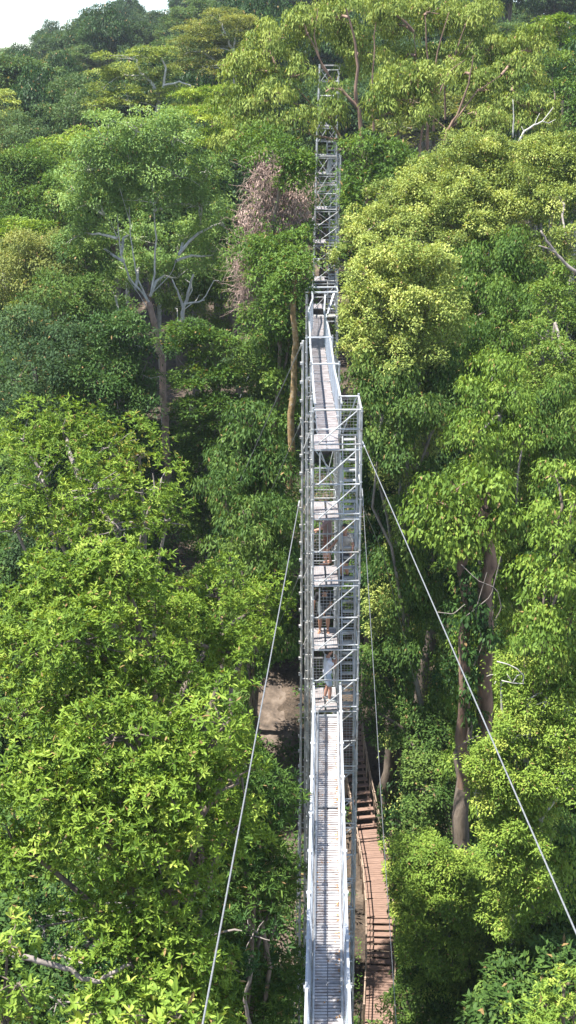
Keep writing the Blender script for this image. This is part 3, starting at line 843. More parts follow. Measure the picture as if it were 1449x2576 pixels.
for s0, s1 in ((0, 14), (14, 27), (27, 42), (42, 57), (57, 74)):
    mb = MB(); gb = MB()
    for i in range(s0, s1):
        for side in (0, 1):
            def pt(j, u, dz): 
                x = XLf[j] + (XRf[j] - XLf[j]) * u; return (x, ys[j], 40 - HW + dz)
            u0, u1 = (0, .47) if side == 0 else (.53, 1)
            j0, j1 = i, i + 1
            v = [pt(j0, u0, 0), pt(j0, u1, 0), pt(j1, u1, 0), pt(j1, u0, 0), pt(j0, u0, -.05), pt(j0, u1, -.05), pt(j1, u1, -.05), pt(j1, u0, -.05)]
            mb.add(v, [(0, 1, 2, 3), (7, 6, 5, 4), (0, 4, 5, 1), (1, 5, 6, 2), (2, 6, 7, 3), (3, 7, 4, 0)])
    dp = mb.build('deck_panel', M_PLAT, fw)
    for i in range(s0, s1): gb.bar((XLf[i] + .03, ys[i], 40 - HW + .004), (XRf[i] - .03, ys[i], 40 - HW + .004), .035, .004)
    for i in range(s0, s1):
        gb.bar((XLf[i] * .5 + XRf[i] * .5, ys[i], 40 - HW - .04), (XLf[i + 1] * .5 + XRf[i + 1] * .5, ys[i + 1], 40 - HW - .04), .09, .03)
    gb.box(((XLf[s0] + XRf[s0]) / 2, ys[s0], 40 - HW + .012), ((XRf[s0] - XLf[s0]) / 2, .06, .01))
    gb.build('web', M_GROOVE, dp)
for sgn, e, t in ((-1, XLf, TLf), (1, XRf, TRf)):
    top = np.stack([t, ys, np.full(75, 40 - HW + 1.0)], 1); bot = np.stack([e + sgn * .01, ys, np.full(75, 40 - HW + .02)], 1)
    mb = MB()
    for i in range(74): mb.bar(top[i], top[i + 1], .06, .05)
    mb.build('handrail', M_ALU, fw)
    mb = MB(); net(mb, ys, bot, top - (0, 0, .02), .075, .09, .008); mb.build('side_net', M_PANEL, fw)
    for i in range(3, 74, 6):
        mb = MB(); mb.bar(bot[i] - (0, 0, .08), top[i], .03, .03); mb.box(bot[i], (.035, .05, .03)); mb.build('stanchion', M_ALU, fw)

# ------------------------------------------------------------------ cables
def cable(name, label, pts, r, sag=0.0, group='guy cables of the scaffold towers'):
    pts = np.array(pts, float)
    n = 24
    s = np.linspace(0, 1, len(pts)); q = np.linspace(0, 1, n)
    c = np.stack([np.interp(q, s, pts[:, i]) for i in range(3)], 1)
    for _ in range(3): c[1:-1] = (c[:-2] + 2 * c[1:-1] + c[2:]) / 4
    c[:, 2] -= sag * 4 * q * (1 - q)
    t = thing(name, label, 'cable', c[0], group)
    mb = MB(); mb.tube(c, r, 8); mb.build('rope', M_CABLE, t, True)
    mb = MB()
    d = (c[1] - c[0]) / np.linalg.norm(c[1] - c[0])
    mb.tube([c[0] - d * .05, c[0] + d * .45], r * 1.7, 8); mb.build('clamp', M_GALV, t)
def ext(p, q, f): return np.asarray(p) + (np.asarray(q) - np.asarray(p)) * f
p, q = P(753, 1262, 31.9), P(511, 2570, 11.2)
cable('guy_cable', 'thick pale steel cable slanting from the stair tower across the big leafy lime-green tree', [p, ext(p, q, .5), ext(p, q, 1.25)], .013)
p, q = P(912, 1112, 31.9), P(1449, 2346, 12.8)
cable('guy_cable', 'thick pale steel cable slanting from the stair tower across the big dark trunks', [p, ext(p, q, .5), ext(p, q, 1.3)], .013)
cable('guy_cable', 'thinner steel cable dropping beside the reddish boardwalk from the stair tower', [Q(1449, 1960, 31.9), Q(1471, 2314, 30.6), Q(1499, 2750, 29.0), Q(1524, 3198, 27.4), Q(1555, 3650, 26), Q(1594, 4230, 24)], .009)
cable('guy_cable', 'thin cable hanging almost straight down close to the left edge of the near walkway', [Q(1204, 2900, 32.2), Q(1190, 3500, 29.5), Q(1172, 4250, 27)], .008)
cable('guy_cable', 'long thin cable from the far tower down over the dark gap beside the conical tree', [Q(1254, 870, 74), Q(1145, 1130, 68), Q(1000, 1490, 62), Q(843, 1886, 56)], .022)
cable('guy_cable', 'thin cable from the cap of the mast across the mottled trunk to the conical tree', [Q(1212, 1366, 32.3), Q(1152, 1496, 34), Q(1060, 1700, 37), Q(954, 1940, 40)], .013)
cable('guy_cable', 'faint short cable from the mast to the forest floor, above the twin faint one', [Q(1203, 1690, 32.4), Q(1160, 1791, 34), Q(1090, 1950, 37), Q(1040, 2060, 40)], .011)
cable('guy_cable', 'faint cable from the mast over the bare earth bank to the left', [Q(1202, 2290, 32.4), Q(1150, 2420, 34), Q(1080, 2580, 37), Q(1000, 2768, 41)], .011)
cable('guy_cable', 'very thin dark line from the stair tower into the gap between the big trunks', [Q(1444, 2010, 33), Q(1530, 2210, 36), Q(1610, 2520, 40), Q(1690, 2850, 43)], .010)

# ------------------------------------------------------------------ boardwalk on the ground
path = [(952, 2640, 36.9), (953, 2576, 36.9), (957, 2445, 36.7), (955, 2310, 35.9), (946, 2220, 35.9), (934, 2150, 35.9), (922, 2088, 35.9), (900, 1985, 34.5), (885, 1890, 33.4), (878, 1800, 32.6), (874, 1765, 32.5)]
pp = np.array([PZ(x, y, 40 - h) for x, y, h in path])
bw = thing('boardwalk', 'reddish brown timber boardwalk with stairs and cable rails on the forest floor beside the tower', 'boardwalk', pp[4])
W2 = .575
kinds = ['deck', 'deck', 'stair', 'deck', 'deck', 'deck', 'stair', 'stair', 'stair', 'deck']
nrm2 = []
for i in range(len(pp)):
    d = pp[min(i + 1, len(pp) - 1)] - pp[max(i - 1, 0)]; d[2] = 0; d /= np.linalg.norm(d); nrm2.append(np.array([d[1], -d[0], 0]))
for i, kd in enumerate(kinds):
    a, b = pp[i], pp[i + 1]; L = np.linalg.norm((b - a)[:2])
    mb = MB()
    step = .145 if kd == 'deck' else .30
    n = max(2, int(L / step))
    for k in range(n):
        s = (k + .5) / n
        c = a + (b - a) * s; nn = nrm2[i] * (1 - s) + nrm2[i + 1] * s; nn /= np.linalg.norm(nn)
        ff = np.array([-nn[1], nn[0], 0])
        c = c + np.array([0, 0, rng.normal(0, .004)])
        hw = W2 + rng.normal(0, .006)
        mb.box(c, (hw, (L / n) / 2 - (.006 if kd == 'deck' else .022), .022), (nn, ff, (0, 0, 1)))
    for sg in (-1, 1):
        mb.bar(a + nrm2[i] * sg * .45 - (0, 0, .10), b + nrm2[i + 1] * sg * .45 - (0, 0, .10), .07, .12)
    mb.build('stair_flight' if kd == 'stair' else 'deck_section', M_WOOD, bw)
for sg in (-1, 1):
    posts = []
    for i in range(1, len(pp) - 1):
        for s in ((0, .5) if i < 9 else (0,)):
            c = pp[i] + (pp[i + 1] - pp[i]) * s + nrm2[i] * sg * (W2 + .05)
            mb = MB(); mb.box(c + (0, 0, .15), (.04, .04, .85)); mb.build('rail_post', M_WOODP, bw)
            posts.append(c + np.array([0, 0, .95]))
    for h in (0, -.4):
        mb = MB(); mb.tube(np.array(posts) + (0, 0, h), .03 if h == 0 else .018, 6); mb.build('hand_cable', M_WOODP, bw)
# ------------------------------------------------------------------ people
def skinmat(name, c): return surf(name, tuple(v * .88 for v in c), c, 12, 0.55)
M_SKIN = skinmat('skin_tan', (0.50, 0.27, 0.19)); M_SKIN2 = skinmat('skin_brown', (0.42, 0.22, 0.14))
def cloth(name, c): return surf(name, tuple(v * .86 for v in c), c, 14, 0.85, bump=.15)
M_HAIR = surf('hair_dark', (.012, .010, .009), (.03, .024, .02), 30, .5)
M_SHOE = cloth('shoe_pale', (.48, .50, .48)); M_SOLE = cloth('shoe_sole', (.75, .75, .72)); M_SHOED = cloth('shoe_dark', (.03, .03, .035))
M_EYE = surf('eye_dark', (.02, .015, .012), (.03, .02, .02), 9, .2)

def remesh(mb, name, mat, parent, vox, smooth=4):
    o = mb.build(name, mat, None)
    m = o.modifiers.new('r', 'REMESH'); m.mode = 'VOXEL'; m.voxel_size = vox
    m2 = o.modifiers.new('s', 'SMOOTH'); m2.iterations = smooth; m2.factor = .5
    bpy.context.view_layer.update()
    dg = bpy.context.evaluated_depsgraph_get()
    me = bpy.data.meshes.new_from_object(o.evaluated_get(dg))
    old = o.data; o.modifiers.clear(); o.data = me; me.name = name
    bpy.data.meshes.remove(old)
    me.polygons.foreach_set('use_smooth', [True] * len(me.polygons))
    if not me.materials: me.materials.append(mat)
    o.parent = parent
    return o

def seg(mb, a, b, ra, rb, sg=10, n=5, bulge=0.0):
    a = np.asarray(a, float); b = np.asarray(b, float); d = b - a; L = np.linalg.norm(d)
    s = np.linspace(0, 1, n); r = ra + (rb - ra) * s + bulge * np.sin(math.pi * s)
    d = d / L
    pts = [a - d * ra * .8, a - d * ra * .45] + [a + d * L * t for t in s] + [b + d * rb * .45, b + d * rb * .8]
    rr = [ra * .35, ra * .85] + list(r) + [rb * .85, rb * .35]
    mb.tube(pts, rr, sg)

def torso(mb, secs, sg=16):
    """secs: (centre, half width, half depth, right vector)"""
    V = []; 
    for c, w, d, rt in secs:
        rt = np.asarray(rt, float); f = np.cross((0, 0, 1.0), rt)
        a = np.arange(sg) * 2 * math.pi / sg
        V.append(np.asarray(c) + np.cos(a)[:, None] * rt * w + np.sin(a)[:, None] * f * d)
    n = len(V); V = np.concatenate(V); F = []
    for i in range(n - 1):
        for j in range(sg):
            k = (j + 1) % sg; F.append((i * sg + j, i * sg + k, (i + 1) * sg + k, (i + 1) * sg + j))
    F.append(tuple(range(sg))[::-1]); F.append(tuple((n - 1) * sg + j for j in range(sg)))
    mb.add(V, F)

def hand(mb, wrist, direction, palm_n, size=.18, curl=.5):
    d = norm(np.asarray(direction, float)); pn = np.asarray(palm_n, float); pn = norm(pn - d * (pn @ d)); s = np.cross(d, pn)
    w = np.asarray(wrist, float)
    mb.ball(w + d * .05, (.052, .038, .018), 10, 8, (d, s, pn))
    for i, (o, l) in enumerate(((-.028, .066), (-.0095, .078), (.0095, .074), (.028, .056))):
        a = w + d * .088 + s * o; c1 = curl * (1 + .08 * i)
        b = a + (d * math.cos(c1) + pn * math.sin(c1)) * l * .5
        c = b + (d * math.cos(2 * c1) + pn * math.sin(2 * c1)) * l * .5
        mb.tube([a - d * .02, a, b, c, c + (c - b) * .1], [.0095, .0095, .0088, .0075, .004], 7)
    a = w + d * .03 - s * .032; b = a + (d * .6 - s * .7 + pn * .3) * .04; c = b + (d * .9 - s * .1 + pn * .5) * .032
    mb.tube([a, b, c], [.012, .0105, .007], 7)

def person(label, pos, rotz, J, skin, top, bottom, shoe, sole, hairlen=0, sleeve=.55, shorts=.75, sandal=False):
    """J: joints in a frame with +y ahead, +x right, z up from the soles; every joint given explicitly"""
    root = thing('person', label, 'person', pos); root.rotation_euler = (0, 0, rotz)
    J = {k: np.asarray(v, float) for k, v in J.items()}
    rt = norm(J['sr'] - J['sl']); rt[2] = 0; rt = norm(rt); hrt = norm(J['hr'] - J['hl']); hrt[2] = 0; hrt = norm(hrt)
    up = norm(J['chest'] - J['pelvis'])
    b = MB()
    torso(b, [(J['pelvis'] - up * .10, .10, .08, hrt), (J['pelvis'] - up * .02, .165, .115, hrt), (J['pelvis'] + up * .10, .145, .10, hrt), (J['chest'] - up * .10, .155, .105, rt), (J['chest'] + up * .04, .17, .11, rt), (J['chest'] + up * .13, .12, .08, rt), (J['chest'] + up * .18, .06, .06, rt)])
    seg(b, J['chest'] + up * .10, J['neck'], .06, .053); seg(b, J['neck'], J['head'] - norm(J['head'] - J['neck']) * .05, .053, .05)
    fy = np.cross((0, 0, 1.0), rt); hf = norm(J.get('look', fy)); hu = norm(J['head'] - J['neck']); hu = norm(hu + np.array([0, 0, .6])); hf = norm(hf - hu * (hf @ hu)); hr_ = np.cross(hf, hu)
    h = J['head']
    b.ball(h + hu * .025, (.076, .094, .105), 14, 10, (hr_, hf, hu)); b.ball(h - hu * .055 + hf * .022, (.056, .066, .062), 12, 8, (hr_, hf, hu))
    b.tube([h + hf * .085 + hu * .025, h + hf * .105 - hu * .015, h + hf * .09 - hu * .028], [.008, .016, .012], 7)
    b.ball(h + hf * .082 - hu * .062, (.024, .009, .010), 8, 6, (hr_, hf, hu))
    for sg in (-1, 1): b.ball(h + hr_ * .078 * sg - hu * .005, (.012, .02, .033), 8, 6, (hr_, hf, hu))
    for s in 'lr':
        S_, E, W = J['s' + s], J['e' + s], J['w' + s]
        seg(b, J['chest'] + up * .08 + (S_ - J['chest'] - up * .08) * .4, S_, .062, .056)
        seg(b, S_, E, .052, .04, bulge=.005); seg(b, E, W, .041, .027, bulge=.006)
        hd = J.get('hd' + s, W - E); hand(b, W, hd, J.get('pn' + s, (0, 0, -1.0)), curl=J.get('curl', np.array(.55)).item())
        H, K, A, T = J['h' + s], J['k' + s], J['a' + s], J['t' + s]
        seg(b, H, K, .088, .055, bulge=.006); seg(b, K, A, .054, .034, bulge=.014)
        seg(b, A + (0, 0, -.02), T, .036, .028); b.ball(A + (J['t' + s] - A) * -.25 + (0, 0, -.045), (.032, .035, .032))
    remesh(b, 'body', skin, root, .0075)
    # clothing
    c = MB()
    torso(c, [(J['pelvis'] + up * .0, .182, .135, hrt), (J['pelvis'] + up * .09, .172, .125, hrt), (J['chest'] - up * .10, .175, .125, rt), (J['chest'] + up * .04, .186, .128, rt), (J['chest'] + up * .13, .14, .098, rt), (J['chest'] + up * .165, .07, .072, rt)])
    for s in 'lr':
        S_, E = J['s' + s], J['e' + s]
        seg(c, J['chest'] + up * .08 + (S_ - J['chest'] - up * .08) * .4, S_, .072, .068); seg(c, S_, S_ + (E - S_) * sleeve, .066, .064)
    remesh(c, 'shirt', top, root, .011, 3)
    c = MB()
    torso(c, [(J['pelvis'] - up * .09, .15, .12, hrt), (J['pelvis'] - up * .01, .176, .13, hrt), (J['pelvis'] + up * .05, .168, .122, hrt)])
    for s in 'lr':
        H, K = J['h' + s], J['k' + s]; seg(c, H, H + (K - H) * shorts, .10, .09, 12)
    remesh(c, 'shorts', bottom, root, .012, 3)
    c = MB()
    c.ball(h + hu * .045 - hf * .014, (.086, .098, .098), 14, 10, (hr_, hf, hu)); c.ball(h - hf * .05 + hu * .0, (.078, .06, .09 + hairlen), 12, 8, (hr_, hf, hu))
    remesh(c, 'hair', M_HAIR, root, .012, 2)
    for sg in (-1, 1):
        c = MB(); c.ball(h + hf * .083 + hr_ * .032 * sg + hu * .022, (.012, .008, .008), 8, 6, (hr_, hf, hu)); o = c.build('eye', M_EYE, None); o.parent = root
    for s in 'lr':
        A, T = J['a' + s], J['t' + s]; d = T - A; d[2] = 0; d = norm(d); sd = np.cross((0, 0, 1.0), d)
        zs = min(A[2] - .085, T[2] - .03)
        c = MB()
        if sandal:
            c.ball(np.array([0, 0, zs + .012]) + (A * .42 + T * .58) * np.array([1, 1, 0]), (.145, .052, .014), 14, 6, (d, -sd, (0, 0, 1.0)))
            seg(c, A * .35 + T * .65 + sd * .05 + (0, 0, -.02), A * .35 + T * .65 - sd * .05 + (0, 0, -.02), .012, .012)
        else:
            c.ball(np.array([0, 0, zs + .05]) + (A * .42 + T * .58) * np.array([1, 1, 0]), (.15, .055, .052), 14, 8, (d, -sd, (0, 0, 1.0)))
            seg(c, A + (0, 0, -.03), A + (0, 0, .0), .052, .048)
        so = remesh(c, 'shoe', shoe, root, .009, 2)
        if not sandal:
            c = MB(); c.ball(np.array([0, 0, zs + .012]) + (A * .42 + T * .58) * np.array([1, 1, 0]), (.158, .06, .014), 14, 6, (d, -sd, (0, 0, 1.0))); o = c.build('sole', sole, None); o.parent = so
    return root

def stand(**kw):
    J = dict(pelvis=(0, 0, .95), chest=(0, .01, 1.27), neck=(0, .02, 1.47), head=(0, .045, 1.60), sl=(-.19, 0, 1.39), sr=(.19, 0, 1.39),
             el=(-.24, -.03, 1.11), er=(.24, -.03, 1.11), wl=(-.25, .06, .88), wr=(.25, .06, .88), hl=(-.09, 0, .89), hr=(.09, 0, .89),
             kl=(-.10, .02, .48), kr=(.10, .02, .48), al=(-.10, -.02, .085), ar=(.10, -.02, .085), tl=(-.115, .13, .03), tr=(.115, .13, .03))
    J.update(kw); return J
zE, zD, zC = ZA - 8 + .01, ZA - 6 + .01, ZA - 4 + .01
# man in white at the end of the near walkway, facing right
pE = PZ(823, 1762, zE)
person('man in white T-shirt and grey-blue shorts standing at the end of the near walkway', pE, rad(-82),
       stand(al=(-.09, -.06, .085), tl=(-.10, .09, .03), ar=(.10, .05, .085), tr=(.12, .20, .03), kr=(.10, .07, .48),
             el=(-.23, .14, 1.17), wl=(-.17, .39, 1.24), er=(.24, .18, 1.20), wr=(.12, .24, 1.43), hdr=(-.2, -.1, 1), pnr=(0, -1, 0)),
       M_SKIN, cloth('shirt_white', (.74, .75, .84)), cloth('shorts_blue', (.36, .43, .52)), M_SHOE, M_SOLE)
# person in black, leaning, seen from the front
pD = PZ(815, 1588, zD)
person('person in a black T-shirt and dark shorts bending forward behind the mesh guard, bare legs', pD, rad(176),
       stand(pelvis=(0, -.10, .92), chest=(-.02, .16, 1.16), neck=(-.03, .30, 1.31), head=(-.03, .38, 1.42), look=(0, .7, -.7), sl=(-.21, .17, 1.26), sr=(.19, .17, 1.27),
             el=(-.20, .22, .97), wl=(-.05, .26, .76), er=(.29, .18, 1.0), wr=(.31, .22, .74), hl=(-.10, -.10, .88), hr=(.10, -.10, .88), kl=(-.12, .02, .48), kr=(.12, .02, .48),
             al=(-.11, -.04, .085), ar=(.12, -.02, .085), tl=(-.13, .11, .03), tr=(.15, .13, .03)),
       M_SKIN2, cloth('shirt_black', (.014, .014, .017)), cloth('shorts_grey', (.10, .11, .12)), M_SKIN2, M_SOLE, sandal=True)
# person facing left on the platform above
pC = PZ(823, 1419, zC)
person('person with bare legs in red-brown clothes stretching an arm to the rail inside the tower', pC, rad(84),
       stand(el=(-.22, .22, 1.16), wl=(-.16, .46, 1.08), er=(.22, .06, 1.10), wr=(.2, .27, .98), kl=(-.10, .09, .49), al=(-.10, .02, .085), tl=(-.11, .17, .03), ar=(.1, -.08, .085), tr=(.11, .07, .03)),
       M_SKIN, cloth('shirt_mauve', (.30, .20, .19)), cloth('shorts_rust', (.26, .10, .06)), M_SKIN2, M_SOLE, hairlen=.06, sandal=True)
# person on the stairs in a beige shirt
pS = P(868, 1458, 32.55)
person('person in a beige shirt and dark shorts stepping down the stairs inside the tower', pS, rad(150),
       stand(chest=(-.02, .05, 1.24), kl=(-.11, .16, .55), al=(-.1, .06, .20), tl=(-.11, .2, .14), el=(-.3, .1, 1.14), wl=(-.36, .32, 1.05), er=(.3, .05, 1.13), wr=(.36, .26, 1.0)),
       M_SKIN2, cloth('shirt_beige', (.50, .44, .37)), cloth('shorts_dark', (.05, .05, .06)), M_SHOED, M_SHOED)
# ------------------------------------------------------------------ the trees one can single out
def T(label, blobs, leaf, **k):
    return tree(k.pop('name', 'broadleaf_tree'), label, k.pop('cat', 'tree'), blobs, leaf, **k)

# --- left bank, near
near = dict(style='rosette', L=.14, W=.043, lance=True, cr=.36, dens=1.55, cover=.95, twigs=7, shrink=.86, tintc=.36)
T('nearest big lime-green tree with long whorled leaves, crossed by the thick left cable', [
    (140, 1960, 170, 130, 20.5), (60, 2130, 130, 150, 20), (300, 1850, 150, 110, 20.5), (420, 1960, 150, 120, 20), (560, 1830, 120, 100, 21), (600, 1960, 110, 100, 21), (230, 2090, 170, 130, 19.5),
    (400, 2130, 150, 120, 20), (560, 2110, 120, 110, 21)], 'fresh', bark='brown', base=(-2.2, 21.5), tr=.22, seed=3, skirt=1.4, **near)
T('broad leafy tree with long glossy leaves right behind the lower lime crown, rounded top', [
    (150, 1500, 150, 120, 26), (300, 1450, 150, 90, 26.5), (60, 1650, 120, 110, 25), (230, 1620, 160, 110, 25), (420, 1560, 130, 100, 28), (550, 1500, 110, 85, 31), (650, 1530, 80, 80, 33), (560, 1640, 110, 90, 29), (640, 1610, 60, 60, 31.5), (380, 1700, 150, 90, 25),
    (180, 1760, 150, 90, 24), (60, 1800, 100, 80, 24)], 'fresh', bark='brown', base=(-3.0, 26), tr=.22, seed=4, skirt=1.4, **near)
T('narrow-leaved part of the lime tree, shade put into its leaf colour, beside the left edge of the near walkway', [
    (650, 1960, 80, 100, 26), (700, 2050, 55, 110, 26), (640, 2150, 90, 120, 25), (560, 2260, 90, 90, 24.5), (690, 2230, 60, 100, 26), (480, 2300, 80, 70, 24)], 'green', bark='brown', seed=5, tr=.16, style='rosette', L=.19, W=.034, lance=True, cr=.4, dens=1.6, cover=.8, tintc=.32)  # darker leaf colour stands in for shade on the lime tree
T('undergrowth tree, its dark leaves painting shade under the lime crown, beside the leaning pale branch', [
    (250, 2370, 90, 60, 24), (420, 2370, 80, 50, 24), (600, 2420, 80, 70, 26), (690, 2470, 60, 90, 27), (640, 2540, 60, 60, 27), (140, 2400, 80, 60, 25), (330, 2300, 100, 70, 22.5), (180, 2300, 100, 60, 22.5), (470, 2260, 70, 60, 23), (520, 2350, 80, 60, 25), (300, 2480, 100, 60, 25), (560, 2500, 60, 60, 26), (150, 2520, 90, 60, 25), (110, 2330, 80, 50, 19.8), (230, 2370, 80, 50, 19.6), (350, 2370, 80, 60, 19.6), (470, 2380, 70, 60, 20), (560, 2440, 60, 60, 21), (640, 2350, 60, 60, 22.5), (330, 2470, 70, 40, 20.5)], 'dark', bark='grey', seed=6, tr=.14, style='rosette', L=.16, W=.05, lance=True, cr=.4, dens=.9, cover=.45,
  skel=[([(432, 2600), (428, 2520), (436, 2440), (425, 2300)], .18, .13), ([(628, 2576), (615, 2520), (632, 2440), (620, 2400)], .05, .03)], skelD=22.8)  # some dark leaf blobs paint the shade in the lime crown's lower half
T('bright young tree in the bottom corner by a curved pale branch, leaf tips facing up', [
    (20, 2380, 70, 80, 15.5), (40, 2480, 70, 70, 15), (10, 2560, 80, 60, 15)], 'bright', seed=7, tr=.09, style='rosette', L=.15, W=.05, lance=True, cr=.25, dens=1.3, cover=.55)
T('nearest sapling with large spoon-shaped yellow-green leaves at the bottom edge of the photo', [
    (215, 2560, 60, 38, 14), (330, 2556, 70, 44, 13.8), (440, 2560, 75, 44, 13.6), (540, 2580, 45, 35, 14)], 'bright', seed=8, tr=.06, style='rosette', L=.17, W=.065, lance=True, cr=.22, dens=1.2, cover=.55, tintc=.55)
def snag(name, label, cat, polys, D, bark, loc=None, group=None):
    a = P(*polys[0][0][0], D)
    t = thing(name, label, cat, a, group)
    mb = MB()
    for pl, r0, r1 in polys:
        pts = np.array([P(x, y, D) for x, y in pl]); q = []
        for i in range(len(pts) - 1):
            for k in range(3): q.append(pts[i] + (pts[i + 1] - pts[i]) * k / 3)
        q.append(pts[-1]); q = np.array(q); q[1:-1] += rng.normal(0, r0 * .2, q[1:-1].shape)
        mb.tube(q, np.linspace(r0, r1, len(q)), 8)
    mb.build('limb', BK[bark], t, True)
    return t
snag('branch', 'curved pale bare branch reaching across the dark gap under the lime crown', 'branch', [([(20, 2398), (80, 2412), (130, 2428), (180, 2440), (205, 2462), (250, 2468), (285, 2445), (330, 2425)], .06, .035)], 18.6, 'grey')
# --- left bank, middle distance
T('tree with orange-red flushed leaf tips on the left slope below the tall bare-stemmed tree', [
    (215, 1100, 40, 40, 33.5), (280, 1130, 90, 60, 33), (350, 1150, 60, 50, 33)], 'flush', seed=12, style='rosette', L=0.136, W=0.041, lance=True, cr=.5, dens=1.4, cover=.6, bark='grey', tr=.2)
T('green rounded tree below the red-flushed crown, on the left slope', [
    (60, 1120, 110, 90, 33), (170, 1100, 90, 80, 33.5), (100, 1230, 130, 90, 31), (250, 1230, 110, 80, 31), (390, 1230, 90, 70, 31.5), (420, 1310, 70, 55, 31), (300, 1330, 110, 60, 30), (140, 1340, 130, 70, 30), (40, 1330, 80, 90, 30)], 'fresh', seed=13, style='rosette', L=0.144, W=0.041, lance=True, cr=.5, dens=1.3, cover=.55, tintc=.33, bark='grey', tr=.2)
T('small pale-green round tree beside the mast, under the conical tree', [(560, 1240, 62, 55, 37), (620, 1300, 60, 55, 36), (690, 1310, 55, 60, 36), (700, 1400, 45, 50, 36), (640, 1380, 70, 60, 35)], 'mid', seed=14, base=(P(540, 1400, 37)[0], 38.5), style='droop', L=0.160, W=0.049, cr=.42, dens=1.2, cover=.8, tintc=.6)
T('glossy dark green conical tree in front of the dark gap', [(630, 1070, 55, 55, 43), (640, 1150, 85, 70, 42.5), (600, 1200, 70, 60, 42), (690, 1200, 50, 60, 42)], 'mid', seed=15, style='droop', L=0.208, W=0.070, cr=.5, dens=1.5, cover=.9, tintc=.5)
T('fern-leaved mid-green tree beside the tall bare stem, left of the dark gap', [(470, 850, 60, 50, 56), (540, 860, 60, 45, 56), (470, 930, 55, 60, 55), (540, 960, 55, 65, 55), (480, 1030, 60, 60, 54), (560, 1050, 40, 60, 54)], 'green', seed=16, style='layer', L=0.208, W=0.074, cr=.75, dens=1.3, cover=.9, tintc=.42, bark='grey', tr=.16)
T('dark grey-green tree left of the tall bare stem', [(300, 850, 80, 60, 54), (250, 950, 90, 80, 53), (350, 960, 50, 80, 54), (300, 1040, 80, 50, 52)], 'dark', seed=17, style='spray', L=0.192, W=0.074, cr=.8, dens=1.3, cover=.85, tintc=.7, bark='grey')
T('blue-green dark tree at the left margin above the red-flushed crown', [(60, 850, 90, 80, 55), (150, 900, 70, 90, 54), (50, 970, 90, 70, 52)], 'blue', seed=18, style='spray', L=0.192, W=0.074, cr=.8, dens=1.3, cover=.85, tintc=.32)
T('yellowish soft-leaved tree at the left margin in mid distance', [(50, 660, 90, 60, 66), (130, 640, 60, 60, 66), (60, 740, 90, 55, 65), (160, 720, 60, 50, 65)], 'olive', seed=19, style='spray', L=0.200, W=0.070, cr=.8, dens=1.3, cover=.85, tintc=.45)
T('lime-topped small tree at the left margin just above the yellowish one', [(50, 590, 60, 40, 70), (100, 600, 40, 36, 70)], 'fresh', seed=20, style='layer', L=0.216, W=0.082, cr=.75, dens=1.5, cover=.9, tintc=.5)
T('dense mid-green tree between the left margin and the tall pale tree', [(200, 760, 80, 70, 62), (220, 680, 60, 60, 64), (130, 800, 70, 50, 60)], 'mid', seed=21, style='spray', L=0.200, W=0.082, cr=.8, dens=1.3, cover=.85, tintc=.6)
T('dark green rounded tree at the left margin, level with the tall pale crown', [(50, 450, 90, 60, 78), (110, 420, 60, 50, 79), (40, 530, 80, 50, 76), (140, 500, 60, 60, 76)], 'green', seed=22, style='spray', L=0.224, W=0.090, cr=.9, dens=1.3, cover=.85, tintc=.35)
T('tall tree with a bare brown stem forking into pale limbs under a wide airy crown', [
    (350, 330, 95, 50, 64), (430, 350, 80, 55, 64), (270, 350, 80, 50, 64), (220, 430, 80, 60, 64), (330, 430, 100, 60, 64), (450, 440, 80, 60, 64), (250, 510, 90, 55, 64), (390, 500, 90, 50, 64.5), (500, 520, 55, 60, 65), (200, 590, 60, 50, 65),
    (330, 600, 80, 45, 67.5), (470, 600, 70, 50, 67), (540, 640, 45, 55, 67), (240, 640, 50, 40, 66.5), (200, 500, 60, 60, 65), (520, 440, 50, 50, 65.5), (560, 560, 40, 60, 67), (450, 700, 70, 50, 69), (250, 710, 70, 50, 69), (350, 680, 90, 50, 70)], 'soft', seed=23, bark='pale', stembark='rosy', style='spray', L=.17, W=.075, cr=.6, dens=1.15, cover=.7, tintc=.62, tr=.28, base=(P(424, 1165, 63)[0], 63), limbs=True, twigs=9, skelD=64,
  skel=[([(432, 1330), (424, 1165), (415, 1050), (405, 900), (392, 830), (375, 760)], .22, .15), ([(375, 760), (362, 742), (325, 700), (305, 640), (297, 580), (295, 540)], 0.065, 0.021), ([(372, 755), (345, 700), (335, 640), (327, 580), (325, 520)], 0.049, 0.017), ([(378, 745), (388, 690), (392, 600), (388, 530), (380, 440), (376, 360)], 0.061, 0.017),
        ([(388, 800), (350, 740), (320, 700)], 0.029, 0.011), ([(400, 870), (372, 880), (340, 868), (310, 850)], 0.032, 0.010), ([(405, 945), (380, 952), (350, 940), (340, 910)], 0.026, 0.008), ([(375, 745), (430, 690), (450, 640)], 0.029, 0.007), ([(296, 600), (280, 560), (262, 540)], 0.022, 0.007), ([(388, 520), (420, 440), (440, 380)], 0.026, 0.007), ([(327, 560), (300, 470), (285, 400)], 0.022, 0.007)])
T('slender pale-limbed tree between the tall bare stem and the brown vine curtain', [(480, 700, 45, 50, 70), (520, 740, 45, 50, 70), (450, 770, 45, 50, 71), (560, 720, 30, 60, 70)], 'mid', seed=24, style='spray', L=0.208, W=0.074, cr=.8, dens=1.1, cover=.8, tintc=.7, bark='pale', skelD=65, limbs=True,
  skel=[([(452, 840), (458, 800), (462, 770), (478, 720), (487, 690)], .13, .05), ([(460, 772), (445, 730), (432, 700)], .07, .03), ([(465, 765), (500, 758), (515, 755)], .06, .03)], tr=.1)
